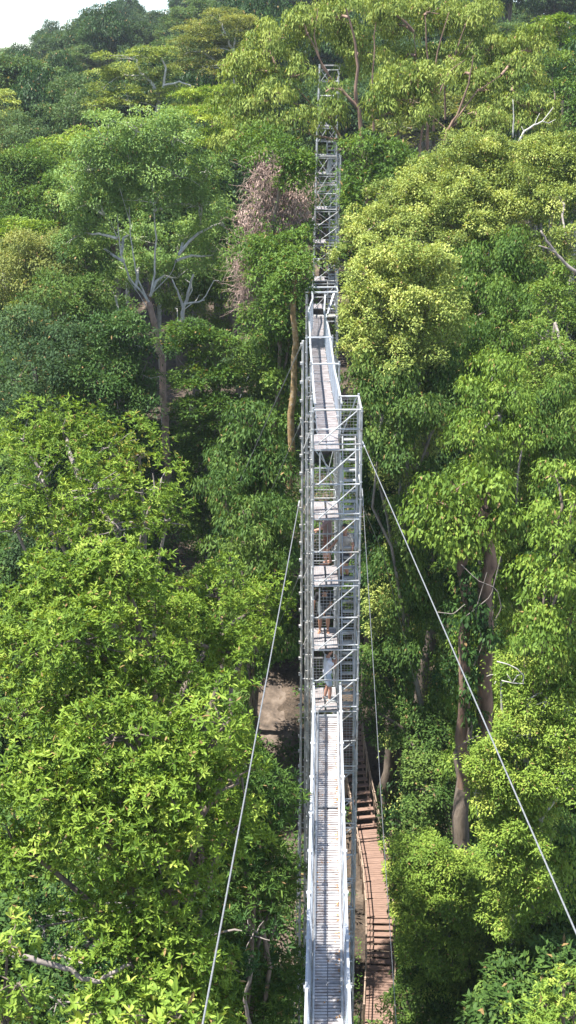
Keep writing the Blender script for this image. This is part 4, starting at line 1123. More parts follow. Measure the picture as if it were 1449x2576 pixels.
T('green crown left of the far tower, above the brown vine curtain', [(710, 415, 50, 40, 55), (765, 440, 36, 50, 55), (640, 375, 60, 36, 58), (740, 470, 40, 36, 55)], 'green', seed=25, base=(P(610, 1400, 57)[0], 58), style='spray', L=0.208, W=0.082, cr=.75, dens=1.3, cover=.9, tintc=.5)
T('leafy green tree at the foot of the brown vine curtain', [(650, 640, 60, 45, 54), (710, 620, 50, 50, 54), (760, 600, 35, 55, 55), (700, 700, 70, 50, 53), (720, 780, 50, 60, 53)], 'green', seed=26, base=(P(600, 1500, 54)[0], 55), style='spray', L=0.192, W=0.082, cr=.65, dens=1.3, cover=.85, tintc=.5)
T('blue-green tree in the dark gap behind the mottled trunk', [(690, 880, 55, 45, 62), (740, 860, 40, 50, 62), (640, 920, 45, 40, 62)], 'blue', seed=27, base=(P(600, 1400, 62)[0], 63), style='layer', L=0.216, W=0.082, cr=.8, dens=1.0, cover=.8, tintc=.35)
T('tall mottled orange-brown trunk with a small crown just left of the second walkway', [(745, 690, 45, 45, 46), (710, 740, 45, 34, 46), (750, 760, 30, 40, 46)], 'green', seed=28, style='spray', L=0.176, W=0.074, cr=.6, dens=1.0, cover=.8, bark='moss', skelD=46, base=(P(730, 1130, 46)[0], 46), tr=.1,
  skel=[([(728, 1230), (731, 1130), (735, 1000), (742, 860), (738, 760), (742, 690)], .15, .09)])
# brown vine curtain
def vines(label, boxes, D, n, mat, seed):
    rg = np.random.default_rng(seed)
    c = P(boxes[0][0], boxes[0][1] + boxes[0][3], D)
    t = thing('vine_curtain', label, 'vines', c)
    mb = MB()
    for (x, y, rx, ry) in boxes:
        for i in range(n):
            u = norm(rg.normal(size=3)); a = P(x, y, D) + u * np.array([rx, rx * .6, ry]) * mpp(P(x, y, D)) * rg.uniform(.3, 1)
            L = rg.uniform(.5, 2.0); pts = [a]; d = norm(rg.normal(size=3) * .8 + np.array([0, 0, -.5]))
            for k in range(5):
                d = norm(d + rg.normal(0, .6, 3) + np.array([0, 0, -.16])); pts.append(pts[-1] + d * L / 5)
            mb.tube(pts, np.linspace(.012, .005, 6), 4, caps=False)
    mb.build('dry_stems', mat, t, True)
    C, O, B = clumps_of([(P(x, y, D), np.array([rx, rx * .6, ry]) * mpp(P(x, y, D))) for x, y, rx, ry in boxes], .6, .8, rg)
    b, ax, nr, Ls, Ws, tt = leaves_of(C, O, .6, .2, .05, .28, 'droop', rg)
    link(bpy.data.objects.new('dry_leaves', leaf_mesh('dry_leaves', b, ax, nr, Ls, Ws, tt, mat)), t)
vines('mass of dead pinkish-brown vines hanging over a dead crown left of the far tower', [(680, 440, 55, 45), (670, 510, 60, 60), (740, 510, 50, 50), (650, 570, 45, 45), (720, 560, 45, 40), (620, 650, 25, 50), (625, 720, 20, 50)], 57, 250, BK['dead'], 31)
# --- left, far
T('flat-topped tree with fans of yellow-green leaves on white limbs behind the tall bare-stemmed tree', [
    (330, 150, 70, 22, 100), (385, 140, 45, 20, 100), (280, 185, 50, 20, 100), (260, 225, 45, 18, 99), (340, 200, 50, 18, 100), (420, 190, 45, 20, 101), (450, 230, 50, 22, 101), (300, 250, 70, 22, 99), (250, 270, 40, 18, 98), (390, 245, 60, 20, 100), (480, 270, 50, 20, 100)], 'yellow', seed=33, bark='pale', style='layer', L=0.240, W=0.098, cr=.75, dens=1.5, cover=.8, tintc=.35, tr=.12, skelD=100.2, twigs=4,
  skel=[([(396, 330), (398, 270), (398, 235), (370, 195), (350, 180), (345, 150)], 0.192, 0.070), ([(398, 240), (410, 215), (418, 170), (405, 145)], 0.120, 0.056), ([(410, 215), (450, 205), (480, 215)], 0.084, 0.042), ([(350, 190), (320, 190), (305, 180)], 0.060, 0.035), ([(330, 280), (318, 230), (308, 195)], 0.078, 0.035), ([(350, 280), (320, 250), (290, 240)], 0.066, 0.035)])
T('pale greyish tree with a bare fork near the top of the slope', [
    (560, 55, 80, 35, 118), (500, 90, 60, 30, 118), (620, 80, 60, 40, 117), (480, 130, 60, 30, 117), (560, 120, 60, 30, 118), (630, 130, 60, 40, 116), (520, 170, 70, 28, 116)], 'olive', seed=34, bark='pale', style='layer', L=0.256, W=0.098, cr=.9, dens=1.3, cover=.75, tintc=.5, tr=.2, skelD=117,
  skel=[([(592, 210), (588, 130), (575, 100), (560, 70)], 0.180, 0.056), ([(588, 130), (592, 90), (600, 50)], 0.096, 0.042), ([(560, 170), (530, 145), (500, 125)], 0.096, 0.056)], twigs=4)
T('lime-green layered tree between the tall pale crown and the gum tree', [(490, 250, 60, 25, 90), (560, 240, 50, 30, 90), (480, 300, 60, 30, 88), (560, 310, 60, 36, 87), (520, 370, 60, 36, 86), (600, 340, 45, 40, 85)], 'fresh', seed=35, style='layer', L=0.240, W=0.090, cr=.85, dens=1.4, cover=.85, tintc=.5, tr=.2)
T('small bright yellow-green crown at the left margin below the far hill', [(10, 245, 32, 14, 120), (20, 290, 30, 20, 119), (5, 265, 20, 12, 119)], 'yellow', seed=36, style='layer', L=0.256, W=0.115, cr=.8, dens=1.5, cover=.8, tintc=.6)
T('bushy dark tree below the small yellow-green crown at the left margin', [(30, 330, 60, 40, 112), (90, 340, 40, 36, 110), (50, 375, 60, 30, 108)], 'blue', seed=37, style='spray', L=0.264, W=0.107, cr=.9, dens=1.4, cover=.85, tintc=.6)
T('lime crown peeping out left of the tall pale tree', [(150, 370, 60, 26, 86), (205, 345, 40, 24, 87), (110, 390, 40, 20, 85)], 'fresh', seed=38, style='layer', L=0.240, W=0.098, cr=.8, dens=1.5, cover=.85, tintc=.55)
T('grey-green soft crown on the slope left of the flat-topped tree', [(160, 300, 55, 38, 108), (205, 270, 40, 40, 110), (185, 225, 40, 30, 118)], 'blue', seed=39, style='spray', L=0.264, W=0.107, cr=.9, dens=1.4, cover=.85, tintc=.72)

# --- right bank
ys_ = dict(style='spray', L=0.132, W=0.064, cr=.42, dens=1.25, cover=.8, bark='grey')
T('yellow-green bushy tree nearest the far walkway, leaning over its landing frame', [
    (1010, 660, 100, 60, 46), (930, 700, 70, 60, 46), (1090, 690, 80, 70, 46), (890, 780, 40, 70, 46), (970, 790, 90, 70, 45), (1070, 790, 90, 70, 45), (900, 870, 50, 60, 45), (980, 890, 80, 60, 44.5), (1080, 870, 80, 60, 45)], 'yellow', seed=41, base=(P(1110, 900, 46)[0], 47), tintc=.55, **ys_)
T('large yellow-green domed tree standing above the leaning one', [
    (1190, 400, 110, 70, 58), (1100, 450, 90, 60, 57), (1270, 470, 80, 90, 57), (1010, 500, 70, 55, 56), (1140, 520, 100, 70, 55), (950, 560, 80, 50, 55), (890, 610, 50, 40, 54), (1040, 580, 80, 50, 54), (1260, 580, 80, 80, 55), (1170, 600, 90, 60, 54), (830, 655, 28, 36, 53)], 'yellow', seed=42, tintc=.42, **ys_)
T('pale yellow-tipped tree at the right margin beside the white dead branches', [(1360, 400, 60, 60, 55), (1420, 430, 50, 70, 54), (1340, 480, 50, 70, 54), (1400, 520, 60, 60, 53), (1430, 620, 40, 60, 50)], 'yellow', seed=43, tintc=.35, **ys_)
T('shaded right side of the yellow domed crown, shade put into darker green leaves', [(1220, 680, 90, 60, 52), (1290, 660, 60, 80, 52), (1200, 770, 90, 70, 51), (1290, 780, 70, 80, 50), (1160, 850, 60, 50, 49), (1250, 870, 70, 50, 48)], 'green', seed=44, style='droop', L=0.176, W=0.066, cr=.65, dens=1.3, cover=.85, tintc=.4)  # green leaf colour paints the shade on the domed crown's right side
T('light green tree at the right margin with a fork of bare grey twigs', [(1410, 700, 50, 60, 47), (1370, 760, 50, 60, 47), (1430, 800, 40, 70, 46), (1360, 860, 60, 60, 45), (1420, 910, 50, 60, 44)], 'green', seed=45, shrink=.88, tintc=.75, **ys_)
snag('branch', 'bare grey forked branch at the right margin in front of the light green tree', 'branch', [([(1460, 690), (1430, 670), (1400, 640), (1375, 605), (1360, 580)], .07, .03), ([(1400, 640), (1380, 625), (1355, 618)], .04, .02)], 44, 'grey')
T('mid-green loose tree right of the second walkway, below the leaning yellow one', [
    (920, 960, 50, 60, 44), (1000, 970, 70, 60, 44), (1090, 950, 60, 60, 45), (960, 1050, 60, 60, 43), (1050, 1050, 70, 70, 43), (1130, 1030, 50, 60, 44), (980, 1130, 50, 50, 42.5)], 'mid', seed=46, base=(P(1140, 1200, 44)[0], 45), tintc=.55, style='droop', L=0.168, W=0.061, cr=.6, dens=1.2, cover=.8, bark='grey')
T('bright green upright tree with a rounded top, beyond the right-hand cable', [(1250, 940, 60, 55, 42), (1220, 1010, 70, 60, 41.5), (1290, 1010, 55, 70, 41.5), (1200, 1090, 60, 60, 41), (1270, 1100, 70, 60, 41), (1320, 1090, 40, 50, 41)], 'bright', seed=47, shrink=.86, style='droop', L=0.168, W=0.061, cr=.5, dens=1.4, cover=.85, tintc=.25, bark='grey')
T('green tree hung with a trailing vine at the right margin', [(1400, 1000, 50, 60, 42), (1430, 1080, 45, 60, 41), (1370, 1100, 50, 60, 41)], 'green', seed=48, shrink=.85, style='droop', L=0.176, W=0.049, cr=.55, dens=1.3, cover=.85, tintc=.5)
T('large-leaved bright tree on twin vine-wrapped trunks', [
    (1080, 1260, 60, 55, 38), (1150, 1240, 70, 55, 38), (1220, 1240, 70, 60, 38), (1130, 1330, 80, 60, 37.5), (1220, 1330, 70, 60, 37.5), (1290, 1310, 50, 50, 38), (1180, 1390, 60, 40, 37), (1060, 1330, 40, 40, 38)], 'bright', seed=49, shrink=.88, style='droop', L=0.208, W=0.090, cr=.5, dens=1.15, cover=.8, tintc=.2, bark='red', skelD=37.5, base=(P(1190, 1900, 37)[0], 37), tr=.2,
  skel=[([(1214, 2000), (1216, 1850), (1224, 1640), (1228, 1500), (1232, 1380), (1225, 1280)], .29, .2), ([(1165, 1980), (1168, 1800), (1172, 1600), (1172, 1480), (1166, 1400), (1160, 1300)], .22, .15)])
vm = MB(); vt = thing('climbing_vine', 'leafy climbing vine wrapping the twin trunks', 'vine', P(1180, 1880, 36.9))
rg = np.random.default_rng(77)
vb = [(P(x, y, 36.9), np.array([rx, rx, ry]) * mpp(P(x, y, 36.9))) for x, y, rx, ry in ((1190, 1480, 25, 60), (1200, 1560, 20, 60), (1185, 1640, 25, 60), (1160, 1550, 30, 30), (1230, 1600, 25, 30), (1180, 1740, 20, 70), (1195, 1830, 20, 50))]
C, O, B = clumps_of(vb, .3, 1.0, rg)
link(bpy.data.objects.new('leaves', leaf_mesh('leaves', *leaves_of(C, O, .3, .22, .10, .7, 'droop', rg, .55), LM['dark'])), vt)
for pl in ([(1160, 1420), (1200, 1460), (1250, 1480), (1262, 1530), (1245, 1560)], [(1225, 1440), (1195, 1540), (1215, 1620), (1190, 1680)], [(1260, 1400), (1235, 1500), (1160, 1560)], [(1170, 1520), (1140, 1545), (1100, 1540)], [(1150, 1880), (1200, 1850), (1230, 1870)]):
    q = np.array([P(x, y, 36.6) for x, y in pl]); q = np.array([q[0] + (q[-1] - q[0]) * 0 + np.array([np.interp(t, np.linspace(0, 1, len(q)), q[:, i]) for i in range(3)]) - q[0] for t in np.linspace(0, 1, 12)])
    vm.tube(q, .015, 5, caps=False)
vm.build('stem', BK['grey'], vt, True)
T('shadowy dark-leaved tree right of the stair tower, behind the long thick cable', [
    (940, 1240, 40, 70, 47), (1000, 1250, 50, 70, 47), (960, 1360, 50, 70, 46.5), (1040, 1420, 50, 60, 46), (960, 1470, 50, 60, 46), (1050, 1520, 50, 50, 46), (940, 1560, 35, 60, 46), (1110, 1480, 40, 60, 46)], 'dark', seed=50, base=(P(1110, 1500, 47)[0], 47.5), style='droop', L=0.176, W=0.070, cr=.6, dens=1.1, cover=.75, tintc=.35, bark='brown')
T('large-leaved yellow-green tree at the right margin above the pale bushy one', [
    (1400, 1200, 60, 50, 34), (1440, 1280, 40, 60, 34), (1370, 1300, 50, 45, 34), (1400, 1380, 60, 50, 33.5), (1340, 1440, 40, 36, 33.5), (1420, 1460, 50, 50, 33), (1370, 1510, 50, 40, 33), (1440, 1540, 40, 50, 33), (1350, 1570, 40, 30, 33)], 'bright', seed=51, shrink=.88, style='droop', L=0.168, W=0.070, cr=.38, dens=1.15, cover=.8, tintc=.3)
T('pale lime bushy tree at the right margin crossed by the long thick cable', [
    (1260, 1700, 60, 45, 33), (1390, 1690, 60, 50, 33), (1330, 1770, 70, 50, 32.5), (1430, 1780, 50, 60, 32.5), (1400, 1870, 70, 60, 32), (1290, 1860, 70, 55, 32), (1220, 1920, 60, 60, 32), (1320, 1960, 80, 60, 31.5), (1420, 1970, 50, 60, 31.5), (1230, 2010, 60, 40, 32)], 'bright', seed=52, style='spray', L=0.120, W=0.049, cr=.38, dens=1.5, cover=.85, tintc=.42, bark='pale')
snag('branch', 'small ring of bare white twigs above the pale lime bushy tree', 'branch', [([(1250, 1664), (1280, 1672), (1300, 1682), (1318, 1700), (1315, 1720)], .018, .012), ([(1262, 1712), (1290, 1718), (1318, 1720)], .018, .012), ([(1290, 1718), (1300, 1700), (1316, 1694)], .014, .008), ([(1290, 1718), (1275, 1695)], .012, .007)], 32, 'pale')
T('olive-green shaded tree over the bare thin trunks right of the boardwalk', [
    (1000, 1690, 60, 60, 46), (930, 1680, 25, 60, 45), (1060, 1800, 60, 60, 44), (1010, 1830, 60, 60, 44), (1120, 1850, 50, 50, 43), (1040, 1930, 60, 60, 42), (1090, 1980, 60, 60, 41), (1040, 2060, 50, 50, 41), (930, 1780, 22, 50, 44)], 'mid', seed=53, base=(P(1090, 2050, 43)[0], 44.0), style='spray', L=0.152, W=0.066, cr=.55, dens=1.1, cover=.75, tintc=.62, bark='brown', twigs=5)
T('tall tree with a stout straight brown trunk beside the pale lime bushy tree', [(1200, 1600, 40, 40, 40), (1150, 1700, 40, 40, 40)], 'dark', seed=54, style='spray', L=0.160, W=0.066, cr=.5, dens=.8, cover=.6, bark='brown', skelD=39, base=(P(1155, 2250, 37.5)[0], 38), tr=.1, skel=[([(1150, 2420), (1154, 2150), (1162, 2000), (1166, 1900), (1170, 1780)], .36, .2, 37, 39)])
T('leaning brown trunk in the dark gap left of the twin trunks', [(1085, 1560, 40, 30, 50)], 'dark', seed=55, style='spray', L=0.176, W=0.066, cr=.6, dens=.8, cover=.7, bark='brown', skelD=50, base=(P(1050, 1850, 49)[0], 50), tr=.1, skel=[([(1040, 1900), (1058, 1760), (1075, 1650), (1088, 1580), (1092, 1500)], .3, .22)])
T('cluster of thin dark trunks beside the boardwalk stairs', [(975, 1740, 30, 30, 48)], 'dark', seed=56, style='spray', L=0.176, W=0.066, cr=.5, dens=.7, cover=.7, bark='brown', skelD=48, base=(P(985, 2060, 47)[0], 48), tr=.08,
  skel=[([(965, 2060), (972, 1940), (985, 1820), (990, 1740)], .30, .16), ([(1000, 2090), (1003, 1960), (1005, 1850)], .09, .06), ([(990, 2110), (995, 2000), (1012, 1880)], .07, .05)])
T('full light-green tree at the foot of the stout brown trunk', [
    (1100, 2180, 80, 50, 35), (1040, 2240, 60, 60, 35), (1170, 2210, 70, 50, 35), (1120, 2280, 80, 60, 34.5), (1040, 2330, 50, 60, 34.5), (1200, 2290, 60, 50, 34.5), (1120, 2380, 80, 60, 34), (1220, 2390, 60, 60, 34), (1050, 2130, 40, 30, 36)], 'bright', seed=57, base=(P(1130, 2400, 35)[0], 35.5), style='spray', L=0.120, W=0.049, cr=.42, dens=1.5, cover=.85, tintc=.38)
T('dark green shaded tree in the right corner, pierced by the long thick cable', [
    (1300, 2130, 70, 60, 35), (1390, 2090, 60, 60, 35), (1330, 2230, 80, 60, 34.5), (1420, 2220, 50, 80, 34.5), (1290, 2330, 70, 60, 34), (1400, 2350, 70, 70, 34), (1330, 2440, 80, 60, 33), (1260, 2500, 70, 60, 33), (1340, 2540, 70, 50, 33)], 'mid', seed=58, shrink=.9, style='droop', L=0.144, W=0.053, cr=.42, dens=1.2, cover=.8, tintc=.42, bark='grey')
T('dense leafy bush beside the boardwalk at the bottom of the photo', [
    (1020, 2430, 55, 50, 35), (990, 2510, 40, 50, 35.5), (1080, 2490, 60, 50, 34.5), (1150, 2470, 60, 60, 34), (1060, 2560, 70, 40, 34), (1160, 2560, 70, 50, 33.5)], 'green', seed=59, style='spray', L=0.120, W=0.053, cr=.42, dens=1.4, cover=.8, tintc=.4, name='bush', cat='bush', tr=.1)
T('lime-leaved treetop poking up in the bottom right corner of the photo', [(1420, 2480, 40, 36, 25), (1380, 2530, 40, 30, 25), (1440, 2560, 40, 40, 24.5)], 'bright', seed=60, style='rosette', L=0.128, W=0.045, lance=True, cr=.32, dens=1.3, cover=.6)
T('small bright shrub at the bend of the boardwalk', [(985, 2120, 26, 18, 46), (1010, 2150, 26, 22, 45), (965, 2175, 14, 14, 46)], 'bright', seed=61, style='layer', L=0.176, W=0.082, cr=.45, dens=1.3, cover=.8, name='shrub', cat='shrub', tr=.05)
T('climbing greenery along the boardwalk edge at the foot of the stair tower', [(912, 2420, 14, 60, 39), (908, 2500, 16, 60, 38.5), (915, 2560, 18, 40, 38)], 'green', seed=62, style='spray', L=0.120, W=0.066, cr=.28, dens=1.3, cover=.7, name='shrub', cat='shrub', tr=.04, tintc=.4)
# --- gum tree behind, right of the far tower
gm = dict(style='droop', L=.24, W=.075, cr=.6, dens=1.25, cover=.85, bark='red', twigs=9)
T('huge gum tree with reddish-brown limbs and drooping leaf bunches reaching across the far tower', [
    (620, 190, 70, 60, 68), (680, 120, 60, 60, 69), (600, 280, 60, 50, 67), (680, 240, 60, 50, 67), (740, 190, 50, 50, 68), (760, 70, 60, 60, 69), (850, 50, 70, 60, 70), (700, 310, 60, 30, 66), (590, 360, 40, 45, 66), (830, 300, 45, 45, 66.5), (900, 130, 60, 60, 70), (820, 230, 25, 20, 67), (640, 330, 40, 36, 66)], 'gum', seed=71, skelD=68, tintc=.62, tr=.28, base=(P(908, 480, 69)[0], 69),
  skel=[([(925, 520), (905, 290), (893, 240), (900, 170), (890, 90), (870, 20)], 0.124, 0.040), ([(905, 280), (860, 225), (830, 200), (800, 140), (765, 60)], 0.095, 0.023), ([(940, 330), (935, 240), (940, 150), (945, 60)], 0.071, 0.023), ([(870, 370), (830, 300), (790, 270), (745, 262), (710, 250)], 0.081, 0.020), ([(852, 350), (800, 345), (750, 325), (700, 328), (655, 318)], 0.076, 0.020), ([(880, 380), (850, 355), (820, 352)], 0.066, 0.033), ([(860, 230), (810, 170), (790, 90), (800, 20)], 0.057, 0.017), ([(790, 270), (740, 215), (700, 180)], 0.042, 0.013)], **gm)
T('many-stemmed gum tree with bare upright limbs at the top of the photo', [
    (990, 60, 70, 60, 73), (1080, 30, 70, 50, 74), (1170, 60, 70, 70, 74), (1130, 140, 60, 40, 73), (1230, 130, 60, 60, 73), (1000, 150, 50, 40, 73), (950, 30, 40, 40, 72)], 'gum', seed=72, skelD=72, tintc=.62, tr=.28, base=(P(1080, 420, 71)[0], 71),
  skel=[([(1075, 380), (1078, 250), (1075, 150), (1070, 40)], 0.095, 0.026), ([(1090, 330), (1088, 240), (1100, 130), (1130, 30)], 0.076, 0.020), ([(1080, 260), (1050, 170), (1040, 80)], 0.048, 0.017), ([(1120, 300), (1118, 220), (1150, 120), (1180, 40)], 0.062, 0.017), ([(1085, 230), (1140, 160), (1190, 100)], 0.048, 0.013)], **gm)
T('wide gum tree with fanned red-brown limbs right of the many-stemmed one', [
    (1220, 230, 60, 60, 70), (1290, 200, 60, 60, 70), (1150, 190, 50, 45, 71), (1330, 280, 50, 60, 69), (1270, 300, 60, 50, 69), (1380, 300, 40, 60, 69), (1220, 310, 50, 40, 68), (1330, 130, 50, 60, 72)], 'gum', seed=73, skelD=69, tintc=.62, tr=.28, base=(P(1130, 520, 67)[0], 67),
  skel=[([(1110, 440), (1125, 330), (1150, 290), (1180, 210), (1190, 140)], 0.114, 0.026), ([(1125, 330), (1170, 290), (1230, 270), (1290, 230)], 0.071, 0.017), ([(1140, 310), (1200, 230), (1260, 190)], 0.057, 0.017), ([(1128, 330), (1090, 295), (1065, 290)], 0.042, 0.020), ([(1105, 235), (1130, 180), (1170, 150)], 0.048, 0.013)], **gm)
T('small gum with one weeping bright dome of leaves in front of the larger gums', [(1040, 200, 60, 40, 64), (1085, 230, 40, 40, 64), (990, 240, 45, 45, 64), (1040, 260, 60, 40, 63.5), (960, 290, 40, 40, 63.5)], 'gum', seed=74, skelD=64, tintc=.7, tr=.15, base=(P(1010, 460, 63)[0], 63), skel=[([(1020, 440), (1000, 330), (990, 270), (1010, 220)], 0.086, 0.026), ([(1050, 420), (1062, 330), (1070, 280), (1060, 240)], 0.066, 0.020), ([(1000, 330), (1040, 260)], 0.038, 0.013)], **gm)
T('mid-green shrubby tree at the foot of the gum trees, right of the far tower', [(900, 390, 50, 45, 60), (960, 400, 50, 45, 60), (900, 450, 45, 40, 59), (1010, 420, 50, 36, 61), (960, 460, 40, 30, 59), (880, 510, 30, 40, 58)], 'green', seed=75, style='spray', L=.25, W=.09, cr=.65, dens=1.3, cover=.85, tintc=.45)
snag('branch', 'white dead forked branches sticking up behind the pale yellow-tipped tree', 'branch', [([(1305, 360), (1318, 330), (1345, 315), (1365, 305), (1392, 270)], .06, .02), ([(1290, 345), (1293, 300), (1290, 250)], .045, .015), ([(1318, 330), (1312, 318)], .03, .012), ([(1365, 305), (1380, 310), (1398, 300)], .025, .01), ([(1345, 315), (1350, 300), (1358, 285)], .025, .01)], 60, 'pale')
T('flat lime-topped tree at the top right margin, beyond the gums', [(1400, 70, 60, 26, 96), (1440, 110, 40, 36, 95), (1370, 90, 40, 24, 97), (1430, 170, 40, 40, 94)], 'fresh', seed=76, style='layer', L=.3, W=.12, cr=.85, dens=1.4, cover=.85, tintc=.35)
T('green rounded tree at the right margin under the flat lime-topped one', [(1390, 180, 40, 36, 88), (1430, 240, 40, 50, 86), (1430, 320, 40, 50, 80)], 'green', seed=78, style='spray', L=.28, W=.11, cr=.8, dens=1.4, cover=.85, tintc=.4)

# ------------------------------------------------------------------ trees nothing tells apart
protos = [
    proto_tree('forest_tree', 'dark green round-crowned tree in the forest on the far hill', 'tree', 21, 5.2, 'blue', 'brown', 'spray', .40, .17, 1.0, 1.5, .8, .3, 8, 101, .35, 'dark round trees on the far hill'),
    proto_tree('forest_tree', 'mid green bushy tree in the forest on the far hill', 'tree', 19, 4.6, 'mid', 'grey', 'spray', .38, .16, .95, 1.5, .8, .28, 7, 102, .5, 'bushy trees on the far hill'),
    proto_tree('forest_tree', 'pale grey-green feathery tree in the forest on the far hill', 'tree', 23, 4.4, 'blue', 'pale', 'layer', .38, .15, .95, 1.4, .75, .26, 8, 103, .75, 'feathery trees on the far hill', .6),
    proto_tree('forest_tree', 'tall very dark vine-draped tree in the forest on the far hill', 'tree', 26, 3.8, 'dark', 'brown', 'droop', .38, .15, .95, 1.5, .85, .3, 9, 104, .45, 'vine-draped trees on the far hill', 1.3, 1.2),
    proto_tree('forest_tree', 'yellowish green flat-crowned tree in the forest on the far hill', 'tree', 20, 5.0, 'olive', 'pale', 'layer', .36, .15, .95, 1.4, .75, .26, 9, 105, .4, 'flat-crowned trees on the far hill', .4),
]
used = [False] * len(protos)
def place(k, x, y, sc, rz):
    z = float(ground(x, y)) - .1
    if not used[k]:
        used[k] = True; o = protos[k]; o.location = (x, y, z); o.rotation_euler = (0, 0, rz); o.scale = (sc, sc, sc); return o
    return copy_tree(protos[k], (x, y, z), rz, sc)
rg = np.random.default_rng(5)
def in_view(x, y, h, m=60):
    px, py, z = proj((x, y, float(ground(x, y)) + h))
    return px, py, z
y = 88.0
while y < 330:
    sp = 6.4 + (y - 84) * .018
    hw = .25 * y + 5
    x = -hw + rg.uniform(0, sp)
    while x < hw:
        xx = x + rg.normal(0, 1.4); yy = y + rg.normal(0, 1.8)
        px, py, z = in_view(xx, yy, 20)
        show = (px < 720 and py < 470) or (px > 1180 and py < 420) or (540 < px < 1300 and py < 380)
        if y < 100: show = show or (px < 640)
        if px < 720 and yy < 122: show = px < 640
        sc = rg.uniform(.82, 1.18); k = int(rg.choice(5, p=[.30, .25, .18, .17, .10] if px < 700 else [.25, .35, .15, .1, .15]))
        if px < 420:
            Hk = (21, 19, 23, 26, 20)[k]
            line = 300 + rg.uniform(0, 60) if yy < 122 else float(np.interp(px, [-60, 0, 90, 130, 190, 235, 300], [80, 90, 96, 50, 4, -40, -90])) + rg.uniform(-12, 26)
            while proj((xx, yy, float(ground(xx, yy)) + Hk * sc))[1] < line and sc > .4: sc *= .95
        if -140 < px < 1590 and py > -260 and show and not (abs(xx - 2) < 3 and y < 90):
            place(k, xx, yy, sc, rg.uniform(0, 6.28))
        x += sp
    y += sp * .92
# midstorey on the valley sides
mids = [
    proto_tree('understorey_tree', 'small dark tree in the shade between the big crowns', 'tree', 9, 2.4, 'dark', 'brown', 'droop', .20, .08, .6, 1.2, .75, .11, 6, 201, .3, 'small shaded trees under the canopy', .9, .8),
    proto_tree('understorey_tree', 'small mid green tree filling a gap between the big crowns', 'tree', 12, 2.6, 'mid', 'grey', 'spray', .23, .09, .62, 1.2, .75, .12, 7, 202, .5, 'small green trees under the canopy', .9, .8),
]
used2 = [False, False]
keep = [(850, 1740, 1010, 2600), (625, 1650, 770, 1890), (600, 880, 750, 1080), (990, 1500, 1130, 1760), (1130, 1400, 1260, 1900), (390, 880, 440, 1180), (760, 500, 880, 1150)]
n = 0; tries = 0
while n < 190 and tries < 5000:
    tries += 1
    D = rg.uniform(27, 92); x = rg.uniform(-.26 * D - 3, .26 * D + 3)
    k = int(rg.random() < .5); pq = proj((x, D, float(ground(x, D)) + 8)); k = 0 if (880 < pq[0] < 1210 and 1130 < pq[1] < 1800) or (380 < pq[0] < 770 and 800 < pq[1] < 1300) else k; sc = rg.uniform(.75, 1.35); H = (9, 12)[k] * sc
    g = float(ground(x, D)); ok = True
    for hh in (H * .55, H * .8, H):
        px, py, z = proj((x, D, g + hh)); w = 2.2 * sc * FD / z
        for a, b, c, d in keep:
            if px + w > a and px - w < c and py + w > b and py - w < d: ok = False
    if not ok or abs(x - 1.3) < 2.6 and D < 58 or -8 < x < 3 and 36 < D < 61: continue
    px, py, z = proj((x, D, g + H))
    if py > 2700 or py < 200: continue
    if not used2[k]:
        used2[k] = True; o = mids[k]; o.location = (x, D, g - .1); o.scale = (sc,) * 3
    else: copy_tree(mids[k], (x, D, g - .1), rg.uniform(0, 6.28), sc)
    n += 1
# undergrowth: ferns and seedlings nobody could count
N = 5200
D = 18 + 78 * rg.random(N) ** .8; x = (rg.random(N) * 2 - 1) * (.27 * D + 3)
g = ground(x, D); px = np.array([proj((a, b, c + .3)) for a, b, c in zip(x, D, g)])
m = np.ones(N, bool)
for a, b, c, d in ((858, 1740, 985, 2600), (632, 1680, 765, 1880)):
    m &= ~((px[:, 0] > a) & (px[:, 0] < c) & (px[:, 1] > b) & (px[:, 1] < d))
m &= ~((np.abs(x - 1.3) < 1.2) & (D > 30.5) & (D < 34))
C = np.stack([x, D, g + rg.uniform(.1, 1.1, N)], 1)[m]
O = np.tile(np.array([[0, 0, 1.0]]), (len(C), 1))
me = leaf_mesh('undergrowth', *leaves_of(C, O, .6, .30, .10, .42, 'layer', rg, .42), LM['mid'])
o = bpy.data.objects.new('undergrowth', me); COL.objects.link(o)
o['kind'] = 'stuff'; o['label'] = 'dark green ferns and seedlings covering the forest floor'

# ------------------------------------------------------------------ light, sky, air, camera
L = bpy.data.lights.new('sun', 'SUN'); L.energy = 5.0; L.angle = rad(0.5); L.color = (1.0, .965, .90)
lo = bpy.data.objects.new('sun', L); COL.objects.link(lo); lo.location = (-30, -20, 90)
lo.rotation_euler = Vector(-sd).to_track_quat('-Z', 'Y').to_euler()
w = bpy.data.worlds.new('World'); scene.world = w; w.use_nodes = True
nt = w.node_tree; nt.nodes.clear()
out = nt.nodes.new('ShaderNodeOutputWorld'); bg = nt.nodes.new('ShaderNodeBackground'); bg.inputs[1].default_value = 0.125
sky = nt.nodes.new('ShaderNodeTexSky'); sky.sky_type = 'NISHITA'; sky.sun_disc = False
sky.sun_elevation = rad(SUN_EL); sky.sun_rotation = rad(SUN_AZ); sky.air_density = 1.0; sky.dust_density = 0.3; sky.ozone_density = 2.0; sky.altitude = 1500
tc = nt.nodes.new('ShaderNodeTexCoord'); mp = nt.nodes.new('ShaderNodeMapping'); mp.inputs['Scale'].default_value = (7, 7, 16)
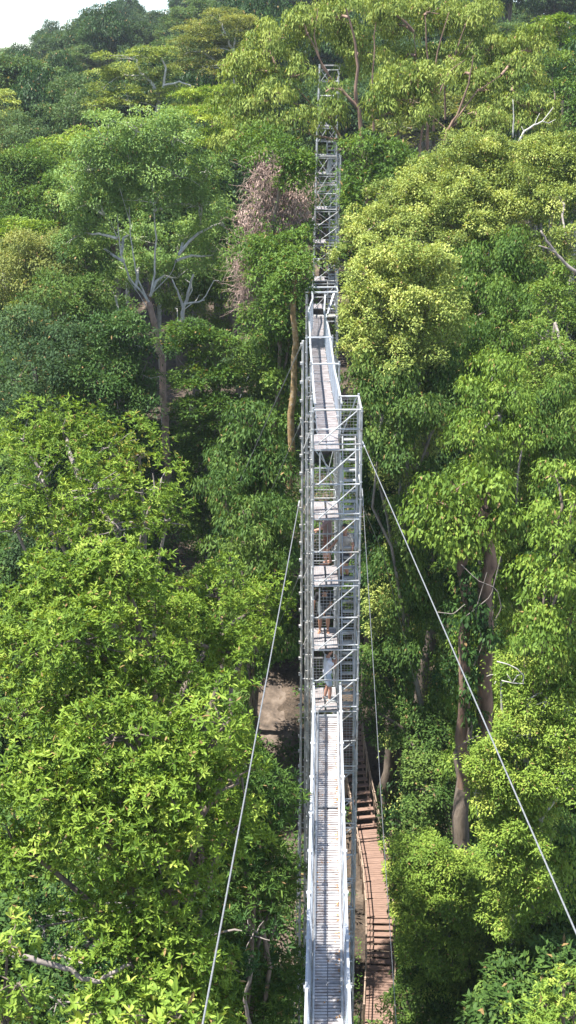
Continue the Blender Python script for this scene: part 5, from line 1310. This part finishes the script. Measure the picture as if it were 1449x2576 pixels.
nz = nt.nodes.new('ShaderNodeTexNoise'); nz.inputs['Scale'].default_value = 1.6; nz.inputs['Detail'].default_value = 7; nz.inputs['Roughness'].default_value = .55
nt.links.new(tc.outputs['Generated'], mp.inputs[0]); nt.links.new(mp.outputs[0], nz.inputs[0])
cr_ = nt.nodes.new('ShaderNodeValToRGB'); cr_.color_ramp.elements[0].position = .47; cr_.color_ramp.elements[1].position = .66
nt.links.new(nz.outputs[0], cr_.inputs[0])
mx = nt.nodes.new('ShaderNodeMix'); mx.data_type = 'RGBA'; nt.links.new(cr_.outputs[0], mx.inputs[0]); nt.links.new(sky.outputs[0], mx.inputs[6]); mx.inputs[7].default_value = (3.1, 3.2, 3.3, 1)
nt.links.new(mx.outputs[2], bg.inputs[0]); nt.links.new(bg.outputs[0], out.inputs[0])

HAZE = True
if HAZE:
    mb = MB(); mb.box((0, 215, 55), (300, 260, 60))
    m = bpy.data.materials.new('haze'); m.use_nodes = True; n_ = m.node_tree; n_.nodes.clear()
    oo = n_.nodes.new('ShaderNodeOutputMaterial'); v = n_.nodes.new('ShaderNodeVolumePrincipled')
    v.inputs['Density'].default_value = 0.00024; v.inputs['Color'].default_value = (.86, .93, 1, 1); v.inputs['Anisotropy'].default_value = .3
    n_.links.new(v.outputs[0], oo.inputs['Volume'])
    o = mb.build('haze', m); o['kind'] = 'stuff'; o['label'] = 'thin pale humid air between the near crowns and the far hill'

cam = bpy.data.cameras.new('camera'); co = bpy.data.objects.new('camera', cam); COL.objects.link(co)
cam.sensor_fit = 'VERTICAL'; cam.sensor_height = 36; cam.lens = 36 * FD / 2576.0; cam.clip_start = .1; cam.clip_end = 2000
M = Matrix(((RGT[0], UPV[0], -FWD[0], 0), (RGT[1], UPV[1], -FWD[1], 0), (RGT[2], UPV[2], -FWD[2], CAMZ), (0, 0, 0, 1)))
co.matrix_world = M
scene.camera = co
scene.view_settings.view_transform = 'Standard'; scene.view_settings.look = 'None'
scene.view_settings.exposure = 1.42; scene.view_settings.gamma = 1
scene.cycles.max_bounces = 8; scene.cycles.transparent_max_bounces = 8; scene.cycles.volume_bounces = 0
